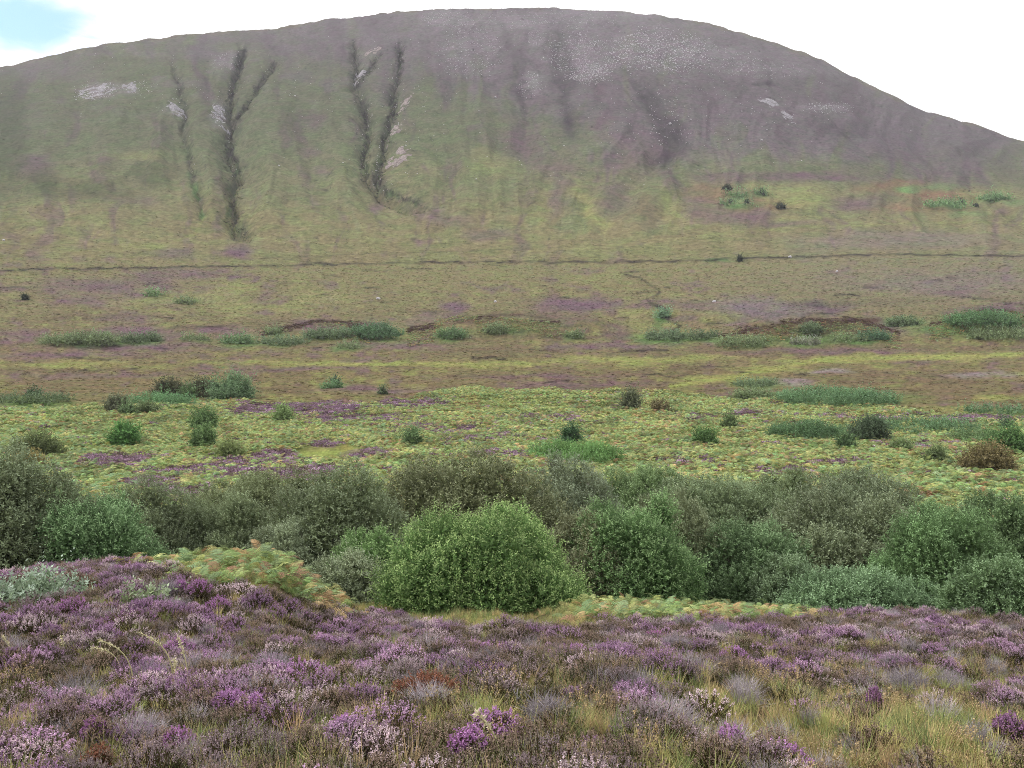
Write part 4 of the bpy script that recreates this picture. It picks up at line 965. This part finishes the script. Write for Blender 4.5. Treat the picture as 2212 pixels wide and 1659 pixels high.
# label, column, top, base, width (photo px), distance (m), leaf colour
W_('largest nearest willow bush, a broad bright green dome in front of the others', 1044, 1100, 1338, 430, 19.6, pal(88,122,68), pal(142,166,98), leafpx=1.55, dens=1.1, nb=15, spiky=1.2, branches=7, skew=.34)
W_('wide olive brown willow dome rising directly behind the nearest bright green bush', 1000, 984, 1230, 390, 32, pal(96,100,70), pal(136,136,102), leafpx=1.4, nb=16, twig=40, gain=1.35, branches=6)
W_('grey green willow with many bare pale twigs, left of the wide olive brown dome', 745, 1000, 1275, 250, 28, pal(98,112,84), pal(124,134,108), leafpx=1.25, nb=16, twig=140, branches=6)
W_('low pale grey green willow at the left foot of the nearest bright green bush', 745, 1195, 1300, 150, 23, G_PALE, pal(152,162,136), leafpx=1.5, nb=10, branches=3)
W_('small bright green shrub squeezed between the twiggy grey willow and the nearest bush', 806, 1150, 1280, 80, 24, pal(90,134,72), pal(130,166,96), leafpx=1.6, nb=7, branches=2)
W_('small pale willow beside the orange bracken tip, in front of the twiggy grey willow', 610, 1128, 1230, 130, 27, pal(112,124,104), pal(140,150,126), leafpx=1.4, nb=8, branches=3)
W_('broad grey green willow with a flat top behind the left bracken bank', 560, 1022, 1200, 250, 40, pal(94,102,72), pal(122,128,94), leafpx=1.25, nb=16, twig=30)
W_('rounded pale willow standing in front of the flat topped one on the left', 485, 1062, 1215, 150, 34, pal(102,116,88), pal(134,146,112), leafpx=1.35, nb=11)
W_('small dull green willow filling the gap left of the rounded pale one', 392, 1072, 1210, 100, 37, pal(88,100,74), None, leafpx=1.3, nb=8, branches=3)
W_('slender grey green willow standing upright right of the bright bush at left', 295, 1034, 1210, 125, 34, pal(102,114,90), pal(126,136,110), leafpx=1.25, dens=.8, nb=10, spiky=1.3, twig=30)
W_('dense bluish green bush with bright leaf tips behind the left heather bank', 185, 1078, 1230, 235, 30, pal(70,112,72), pal(126,162,110), leafpx=1.7, nb=14)
W_('mid green bush half hidden behind the dense bluish green one at left', 112, 1046, 1220, 95, 36, pal(84,114,82), None, leafpx=1.4, nb=8, branches=3)
W_('tall grey willow cut off by the left edge of the picture', 8, 974, 1215, 140, 31, pal(86,96,76), pal(112,122,98), leafpx=1.3, nb=12, twig=30)
W_('pale grey willow behind the right shoulder of the olive brown dome', 1225, 990, 1190, 175, 38, pal(104,114,98), pal(134,144,126), leafpx=1.3, nb=12)
W_('grey brown willow beside the right flank of the nearest bright green bush', 1262, 1112, 1305, 115, 23.5, pal(104,104,80), pal(132,130,104), leafpx=1.3, nb=9)
W_('bright leafy green willow right of the dark gap in the middle', 1366, 1072, 1290, 160, 23.5, pal(78,122,70), pal(124,158,98), leafpx=1.6, nb=12, spiky=1.2)
W_('grey olive willow tucked behind the bright leafy green one, right of the middle', 1450, 1066, 1280, 155, 26, pal(98,106,80), pal(128,134,106), leafpx=1.3, nb=11)
W_('light green willow top showing at the back, above the bright leafy green one', 1385, 1010, 1190, 150, 46, pal(92,122,76), pal(124,150,100), leafpx=1.3, nb=10, branches=3)
W_('wide grey green willow at the back of the right half', 1545, 1030, 1220, 250, 37, pal(96,114,84), pal(124,140,108), leafpx=1.25, nb=15, twig=20)
W_('dark green willow with black hollows at its foot, in front on the right', 1625, 1130, 1285, 210, 25.5, pal(64,98,64), pal(108,140,96), leafpx=1.6, nb=14)
W_('olive green willow top on the back row just left of the back right one', 1695, 1015, 1170, 135, 43, pal(92,108,74), pal(114,130,92), leafpx=1.25, nb=9, branches=3)
W_('farthest right willow of the back row with a rounded grey crown', 1845, 1016, 1170, 215, 41, pal(92,104,84), pal(118,128,106), leafpx=1.25, nb=14)
W_('big dark purplish grey willow dome with fine bare twigs, on the right', 1832, 1074, 1285, 310, 28.5, pal(94,104,82), pal(124,132,108), leafpx=1.25, nb=20, twig=160, branches=6)
W_('fresh green bush leaning against the right flank of the dark grey dome', 2025, 1098, 1290, 165, 25.5, pal(78,118,70), pal(112,152,96), leafpx=1.45, nb=12)
W_('dark green bush cut off by the right edge of the picture', 2165, 1062, 1260, 210, 31, pal(66,98,60), pal(96,128,82), leafpx=1.5, nb=12)
W_('low green bush sloping down to the heather at the right edge', 2150, 1205, 1306, 150, 22, pal(82,116,78), pal(112,144,104), leafpx=1.45, nb=10, branches=3)
W_('low spreading bluish green shrub in front of the dark grey dome', 1868, 1244, 1318, 270, 22.5, pal(86,122,90), pal(120,154,116), leafpx=1.6, nb=14, branches=3)
W_('small grey willow sprouting over the bracken left of the low spreading shrub', 1700, 1205, 1300, 110, 24, pal(86,112,84), pal(118,142,112), leafpx=1.5, nb=8, branches=3)

shrub('creeping_willow', 'pale blue green creeping willow spreading over the heather at the left edge', 'shrub', 66, 1256, 1314, 210, None, pal(116,138,118), pal(146,164,144), leafpx=1.7, nb=12, branches=2, dens=.8)
shrub('creeping_willow', 'small pale green creeping willow low among the vivid heather cushions', 'shrub', 315, 1290, 1318, 90, None, pal(118,136,104), pal(146,160,128), leafpx=1.7, nb=7, branches=0, dens=.8, crown='foliage')
SG = 'small shrubs scattered over the bracken slope'
def S_(label, cx, cy, w, h, col, cat='shrub', name='small_shrub', **k):
    k.setdefault('branches', 2); k.setdefault('leafpx', 1.5); k.setdefault('nb', 8)
    k.setdefault('gain', 1.45); k.setdefault('sat', .72)
    return shrub(name, label, cat, cx, cy - h / 2, cy + h / 2, w, None, col, None, group=SG, **k)
DK, GN, BG, GY, BR = pal(84,90,66), pal(92,122,78), pal(94,138,72), pal(100,110,86), pal(110,104,68)
S_('dark rounded bush left of a dark pair at the top edge of the bracken', 367, 838, 60, 32, DK)
S_('dark rounded bush right of a dark pair at the top edge of the bracken', 440, 837, 54, 29, DK)
S_('small green bush wedged between the two dark rounded bushes', 404, 845, 32, 20, GN)
S_('large soft green shrub right of the two dark rounded bushes', 500, 837, 84, 42, pal(96,130,92), spiky=1.3)
S_('upright grey green bush left of a long low green patch', 252, 874, 38, 34, GY)
S_('tiny green bush in front of the upright grey green one', 276, 889, 26, 24, GN, nb=6)
S_('round green bush in front of a long low green patch', 320, 885, 40, 26, pal(98,118,76))
S_('small dark bush on top of a low green mound at the far left', 75, 854, 24, 14, pal(70,94,66), nb=5)
S_('pale green bush in front of a purple heather band', 612, 894, 38, 28, pal(116,146,84))
S_('upper half of a tall forked sapling left of the middle, rounded green crown', 443, 909, 48, 40, pal(84,118,66), spiky=1.2)
S_('taller green bush right below the rounded green crown, reaching to the bracken', 441, 944, 44, 50, pal(94,128,74), spiky=1.2)
S_('bright green bush standing alone in the bracken at left', 270, 937, 52, 40, pal(84,136,66))
S_('dark green bush with orange brown flecks near the left edge', 76, 960, 92, 38, pal(86,102,58), nb=10)
S_('faint yellow green bush low in the bracken below the tall sapling', 500, 969, 50, 28, pal(120,140,80))
S_('spiky green bush with a dark foot beside a small yellow meadow', 892, 944, 34, 27, pal(96,128,82), spiky=1.3)
S_('upright grey bush standing alone right of the middle, far side of the bracken', 1363, 860, 36, 34, pal(96,108,80), spiky=1.2)
S_('brownish low bush right of the upright grey one', 1424, 876, 40, 14, BR, nb=6)
S_('dark cone shaped bush on the back of a bright green mound', 1234, 938, 34, 36, pal(66,102,68), spiky=1.4)
S_('small green bush above a mottled brown and green patch on the right', 1573, 911, 30, 20, pal(96,122,74), nb=6)
S_('dark green bush in mottled bracken right of the middle', 1523, 941, 44, 28, pal(84,124,64))
S_('dark grey green rounded bush at the right end of a dark mound', 1878, 930, 74, 46, pal(76,98,74), nb=11)
S_('small green bush just in front of the dark mound on the right', 1826, 957, 34, 30, pal(84,116,74))
S_('pale green bush right of the small green one, low in the bracken', 1946, 964, 40, 24, pal(112,138,86), nb=6)
S_('leafy green tree like bush near the right edge', 2174, 952, 66, 56, pal(82,122,64), spiky=1.2)
S_('pointed dark tip of a bush behind the leafy one near the right edge', 2177, 921, 18, 22, pal(70,100,72), nb=5, spiky=1.4)
S_('brown and green mottled bush below the leafy one near the right edge', 2130, 988, 92, 48, pal(112,104,64), nb=10)
S_('low green bush left of the brown mottled one', 2021, 985, 44, 26, pal(104,126,78), nb=7)
S_('tiny upright bush on a green patch left of the middle, beyond the bracken', 723, 825, 12, 15, pal(72,96,70), nb=4, branches=1)
S_('tiny dark bush on brown moor right of the tiny upright one', 827, 851, 11, 10, pal(80,100,70), nb=4, branches=1)
S_('orange tinged bracken bush low at the left, above the willows', 60, 992, 60, 22, pal(128,122,66), nb=7)

# low sprawling green patches (creeping willow and rushes) on the moor and the slope
PG = 'low green scrub patches on the moor'
def P_(label, cx, cy, w, h, col, **k):
    k.setdefault('nb', 13); k.setdefault('deep', 1.0); k.setdefault('branches', 0); k.setdefault('leafpx', 1.3); k.setdefault('dens', 1.2)
    k.setdefault('gain', 1.4); k.setdefault('sat', .72)
    return shrub('scrub_patch', label, 'scrub', cx, cy - h * .33, cy + h * .36, w * 1.22, None, col, np.asarray(col) * 1.25, group=PG, crown='foliage', hmin=.3, **k)
for a in SCRUB:
    P_(*a)

# dark little trees at the hill foot
TG = 'small dark trees on the lower hillside'
def T_(label, cx, yb, w, h):
    x, y, r = ground_at(cx, yb); z = gz(x, y) - .2
    W, H = w / FPX * r, h / FPX * r
    o = empty('hillside_tree', (x, y, z), label, 'tree', TG)
    B = Bag(); B.tube([(0, 0, -.3), (.05, 0, H * .3), (0, .05, H * .7)], [.2, .16, .07], pal(70, 58, 48), 0, 6); link('trunk', B.mesh('trunk', [M_bark], True), o)
    me, _ = crown_mesh('tree_crown', W, W, H, 900, max(.35, W * .09), pal(48, 62, 50), pal(64, 80, 60), 8, 1.0); link('crown', me, o)
for a in [('left of two touching dark trees below the hill slope', 1567, 412, 15, 10), ('right of two touching dark trees below the hill slope', 1576, 411, 11, 9), ('dark tree on bluish scrub right of the touching pair', 1645, 421, 13, 13),
          ('dark low tree right of a yellow green hillside patch', 1686, 449, 20, 12), ('tiny dark tree at the left end of the bluish scrub', 1578, 443, 6, 8), ('tiny dark tree at the right end of the bluish scrub', 1613, 446, 7, 8),
          ('dark tree on the reddish ground towards the right edge of the hill', 2076, 437, 11, 13), ('tiny dark tree right of the one on the reddish ground', 2108, 447, 9, 6),
          ('single dark tree beside the long dark bank across the moor', 1598, 566, 10, 13), ('tiny dark tree far left on the moor', 55, 648, 9, 9)]:
    T_(*a)

# ------------------------------------------------------------------ bare rock on the hill
M_rock = rock_mat('outcrop_rock', pal(100,96,102), pal(156,153,158), .6)
M_pink = rock_mat('scar_rock', pal(104,92,90), pal(156,142,140), .5)
OG = 'bare rock scars on the hill'
def O_(label, cx, cy, w, h, lean, mat, step=1.0, tall=1.3, name='rock_outcrop'):
    x0, y0, r = ground_at(cx, cy)
    o_z = gz(x0, y0)
    nu, nv = 46, 30
    u, v = np.meshgrid(np.linspace(-1, 1, nu), np.linspace(-1, 1, nv), indexing='xy')
    px, py = cx + u * w + lean * v * h, cy + v * h
    top = ground_at(cx, cy - h)[2]; bot = ground_at(cx, cy + h)[2]
    rr = bot + (top - bot) * (v * -.5 + .5)
    az = px_ray(px, py)[0]
    X, Y = rr * np.sin(az), rr * np.cos(az)
    q = np.sqrt(u ** 2 + v ** 2) + .42 * fbm(u * 2.2 + cx, v * 3.2 + cy, 3, 401)
    led = fbm(X / (5 * step), (Y - Y.min()) / (3.4 * step), 4, 411)
    hgt = tall * (np.floor((led + 1) * 4) / 4 - .45 + .25 * led) * 1.0
    hgt = np.where(q < 1, hgt - .36 - .5 * sm(.4, 1.0, q), -1.6)
    Z = terr(X.ravel(), Y.ravel()).reshape(X.shape) + hgt
    i, j = np.meshgrid(np.arange(nv - 1), np.arange(nu - 1), indexing='ij')
    F = np.stack([i * nu + j, (i + 1) * nu + j, (i + 1) * nu + j + 1, i * nu + j + 1], -1).reshape(-1, 4)
    V = np.stack([X.ravel() - x0, Y.ravel() - y0, Z.ravel() - o_z], 1)
    o = link(name, mesh_np(name, V, F, [mat]), None, (x0, y0, o_z)); tag(o, label, 'rock', OG)
for a in [('broad white stony scar high on the left shoulder of the hill', 207, 194, 44, 15, -.2, M_rock, 1, 1.0), ('small white scar right of the broad one on the left shoulder', 279, 190, 17, 12, 0, M_rock),
          ('grey curved scar beside the leftmost narrow gully', 380, 240, 18, 18, .7, M_rock), ('grey stony scar on the left bank of the dark double gully', 473, 243, 16, 17, .2, M_rock),
          ('small pale rock in the bed of the dark double gully', 490, 278, 13, 7, -.3, M_rock), ('pale scar at the head of the third gully', 807, 115, 20, 7, 0, M_pink),
          ('white scar under the head of the third gully', 778, 165, 13, 13, -.3, M_rock), ('long pinkish scar on the right bank of the fourth gully, upper one', 876, 224, 10, 20, -.7, M_pink),
          ('long pinkish scar on the right bank of the fourth gully, lower one', 855, 287, 14, 17, -.7, M_pink), ('dull reddish scree scar below the two pinkish ones', 862, 342, 28, 18, -.3, M_pink),
          ('slanting pale scar high on the right flank of the hill', 1660, 222, 22, 11, 1.2, M_rock, 1, .8), ('lower slanting pale scar on the right flank of the hill', 1704, 256, 16, 10, 1.0, M_rock, 1, .8)]:
    O_(*a)
def boulder(label, cx, cy, wpx, cat='boulder'):
    x, y, r = ground_at(cx, cy); s = wpx / FPX * r
    bm = bmesh.new(); bmesh.ops.create_icosphere(bm, subdivisions=2, radius=s / 2)
    for v in bm.verts:
        v.co *= 1 + .3 * math.sin(v.co.x * 5 / s + cx) * math.cos(v.co.y * 6 / s + cy) + random.uniform(-.12, .12); v.co.z *= .75
    me = bpy.data.meshes.new('boulder'); bm.to_mesh(me); bm.free(); me.materials.append(M_stone)
    o = link('boulder', me, None, (x, y, gz(x, y) + s * .18)); tag(o, label, cat, 'pale boulders on the hill and moor')
for a in [('single white boulder alone in the middle of the hillside', 1070, 205, 5.5), ('white boulder near the top of the hill, left one of the stony crest', 1253, 71, 6), ('white boulder low on the left moor edge of the hill', 8, 521, 5),
          ('white boulder below the right hand purple streak', 1448, 270, 6), ('small white boulder on the plain right flank of the hill', 1645, 308, 5), ('white boulder beside the long dark bank across the moor', 1706, 556, 7),
          ('pale boulder on the bald patch left of the middle hummock', 817, 646, 8), ('pale boulder above the middle hummock', 1070, 653, 7), ('pale boulder right of the peat cutting', 1543, 652, 7), ('pale boulder high on the right moor', 1808, 588, 6),
          ('white boulder half way down between the third and second gullies', 603, 362, 4), ('white boulder on the slope left of the third gully', 637, 206, 4)]:
    boulder(*a)

# ------------------------------------------------------------------ single plants one can pick out in the foreground
HG = 'heather cushions that stand out in the foreground'
M_leafs = plant_mat('heather_leaf', 'col', None, .2, .8, .1)
M_petal = plant_mat('heather_petal', 'col', None, .25, .8, .1, .3)
def near_clump(name, label, cx, cy, w, h, fn, mats, cat, group):
    x, y, r = ground_at(cx, cy + h * .5)
    s = w / FPX * r
    B = Bag(); fn(B, s)
    o = link(name, B.mesh(name, mats), None, (x, y, gz(x, y) + .03)); o.rotation_euler = (0, 0, random.uniform(0, 6.28))
    return tag(o, label, cat, group)
VI, PK, MV, RU = pal(168,122,166,1.3), pal(182,138,182,1.3), pal(152,114,148,1.3), pal(140,98,80,1.3)
CRED = pal(96,94,62, 1.4)
def H_(label, cx, cy, w, h, fl, n=150, bloom=.8, lf=None):
    def fn(B, s): heather_clump(B, n, s / 2, max(s * h / w * .9, .13), .045, bloom, fl, CRED if lf is None else lf)
    near_clump('heather_cushion', label, cx, cy, w, h, fn, [M_leafs, M_petal], 'heather', HG)
for a in [('vivid purple heather cushion at the edge of the left bracken', 258, 1198, 84, 44, VI), ('vivid purple cushion, larger of two leaning clumps left of the middle bracken', 430, 1283, 54, 40, VI),
          ('vivid purple cushion right of the larger leaning clump', 472, 1305, 52, 32, VI), ('small purple cushion left of the larger leaning clump', 392, 1290, 28, 18, VI),
          ('round purple heather cushion above the tall pale grass stems', 157, 1333, 60, 40, VI), ('long purple heather mat right of the tall pale grass stems', 275, 1350, 110, 30, MV),
          ('bright purple heather cushion in the middle of the left foreground', 385, 1398, 66, 44, VI), ('wide mauve heather mat below the bright purple cushion', 440, 1430, 100, 44, PK),
          ('pale pink heather mat with a dark brown centre', 645, 1470, 150, 60, PK), ('lilac heather cushion low in the left foreground', 497, 1525, 70, 40, PK), ('dark stemmed lilac cushion right of the lilac one', 553, 1530, 44, 50, PK),
          ('bright pink purple cushion near the bottom left', 382, 1580, 74, 46, VI), ('purple heather cushion near the bottom left corner', 205, 1585, 50, 40, VI), ('pale heather spikes at the bottom left of the middle', 750, 1600, 90, 50, PK),
          ('lilac heather clump in the bottom middle', 1070, 1570, 120, 56, PK), ('pink heather clump cut off by the bottom edge in the middle', 1010, 1640, 80, 40, VI),
          ('long pink heather mat in front of the nearest willow bush, right half', 1240, 1420, 110, 34, PK), ('pink heather mat left of the grey dead heather in the middle', 1060, 1415, 90, 34, PK),
          ('vivid magenta heather cushion right of the nearest willow bush', 1416, 1376, 50, 24, pal(184,110,178,1.25)), ('round pink purple heather cushion on the right', 1585, 1410, 62, 40, PK),
          ('dark legged purple tuft standing alone in the right grass', 1888, 1508, 30, 54, MV), ('purple cushion beside the grey heather on the right', 1722, 1435, 64, 34, VI),
          ('dark green heather hummock with pale tips low on the right', 1580, 1565, 60, 56, PK), ('dark purple clump at the bottom right corner', 2180, 1590, 64, 44, MV), ('lilac mat in the bottom middle right', 1690, 1625, 120, 46, PK)]:
    H_(*a)
H_('rusty brown heather bush without flowers left of the middle', 920, 1505, 140, 46, RU, 190, .9, pal(124,82,52))
H_('small rusty brown heather bush at the bottom left', 210, 1635, 60, 50, RU, 110, .7, pal(116,76,50))
DG = 'grey dead heather bushes'
def D_(label, cx, cy, w, h):
    def fn(B, s): dead_clump(B, 260, s / 2, max(s * h / w, .15))
    near_clump('dead_heather_bush', label, cx, cy, w, h, fn, [M_leafs], 'dead heather', DG)
for a in [('large grey dead heather bush low in the middle right', 1182, 1545, 104, 62), ('grey dead heather bush in the left foreground', 165, 1490, 130, 74), ('grey dead twigs behind the nearest pink mat, left of the middle', 590, 1455, 90, 60),
          ('round grey dead heather bush below the nearest willow bush', 925, 1390, 54, 30), ('grey dead heather bush against the left foot of the nearest willow bush', 880, 1342, 64, 40), ('grey dead heather bush on the right above the dark legged tuft', 1730 + 235, 1465, 90, 46),
          ('grey dead heather tuft at the top of the right heather', 1555, 1360, 70, 34), ('grey dead heather beneath the magenta cushion', 1460, 1400, 70, 36), ('grey dead heather bush in the middle of the slope', 1055, 1450, 60, 36), ('small grey dead twigs among the left vivid cushions', 365, 1285, 54, 34)]:
    D_(*a)
# stems of pale flowering grass
GG = 'tall pale grass stems in the left foreground'
def stem(label, x0, y0, x1, y1, bow):
    bx, by, r = ground_at(x0, y0)
    az, e = px_ray(x1, y1); tx, ty, tz = r * math.sin(float(az)), r * math.cos(float(az)), r * float(e)
    z = gz(bx, by) - .02
    t = np.linspace(0, 1, 12)[:, None]
    E = np.array([tx - bx, ty - by, tz - z])
    P = E * t + np.array([E[0], 0, 0]) * (-bow * np.sin(t * 3.14159)) + np.array([0, 0, 1.0]) * abs(E[0]) * bow * np.sin(t * 3.14159)
    o = empty('grass_stem', (bx, by, z), label, 'grass stem', GG)
    B = Bag(); B.tube(P, np.linspace(.0055, .003, 12), pal(190, 184, 140, 1.3), 0, 5); link('stalk', B.mesh('stalk', [M_leafs], True), o)
    B = Bag(); k = 46; f = rng.uniform(.62, 1, k); i = (f * 11).astype(int).clip(0, 10); q = P[i] + (P[i + 1] - P[i]) * (f * 11 - i)[:, None]
    B.quads(leaves(q, (P[i + 1] - P[i]) * 8 + rng.normal(size=(k, 3)) * .35, .028, .009), pal(212, 204, 170, 1.2) * rng.uniform(.8, 1.15, (k, 1)), 0)
    link('seed_head', B.mesh('seed_head', [M_leafs]), o)
for a in [('leftmost long grass stem, arching to the left', 262, 1472, 198, 1398, .35), ('long grass stem arching left from the same tuft', 290, 1492, 212, 1382, .3), ('long grass stem with its tip bent far to the left', 375, 1490, 300, 1366, .35),
          ('upright grass stem bending slightly left at its tip', 407, 1488, 384, 1376, .3), ('short pale grass stem beside the upright one', 386, 1490, 376, 1424, .1), ('thin grass stem alone above the purple mat on the left', 141, 1420, 133, 1374, .1),
          ('grass stem at the far left edge', 30, 1440, 5, 1375, .3), ('long bent grass stem near the bottom middle left', 845, 1658, 790, 1560, .3), ('pale grass stem leaning over pink heather in the bottom middle', 1085, 1650, 1030, 1540, .25)]:
    stem(*a)
# bleached dead branch standing in the heather
x, y, r = ground_at(1268 - 268 + 0, 1530)
x, y, r = ground_at(1000 * .72 + 1218 * .3255, 1542)
s = r / FPX
B = Bag()
B.tube(np.array([(0, 0, -.03), (-2 * s, 0, 12 * s), (1.5 * s, 0, 30 * s), (0, 0, 44 * s), (3 * s, 0, 60 * s)]), [.008, .007, .006, .004, .002], pal(206, 200, 204), 0, 6)
B.tube(np.array([(1.5 * s, 0, 30 * s), (8 * s, 4 * s, 42 * s), (10 * s, 4 * s, 52 * s)]), [.004, .003, .0015], pal(206, 200, 204), 0, 5)
B.tube(np.array([(0, 0, 40 * s), (-6 * s, -3 * s, 52 * s), (-7 * s, -3 * s, 58 * s)]), [.003, .002, .001], pal(206, 200, 204), 0, 5)
tag(link('dead_branch', B.mesh('dead_branch', [M_leafs], True), None, (x, y, gz(x, y))), 'bleached white dead branch standing upright beside the large grey dead heather', 'branch')
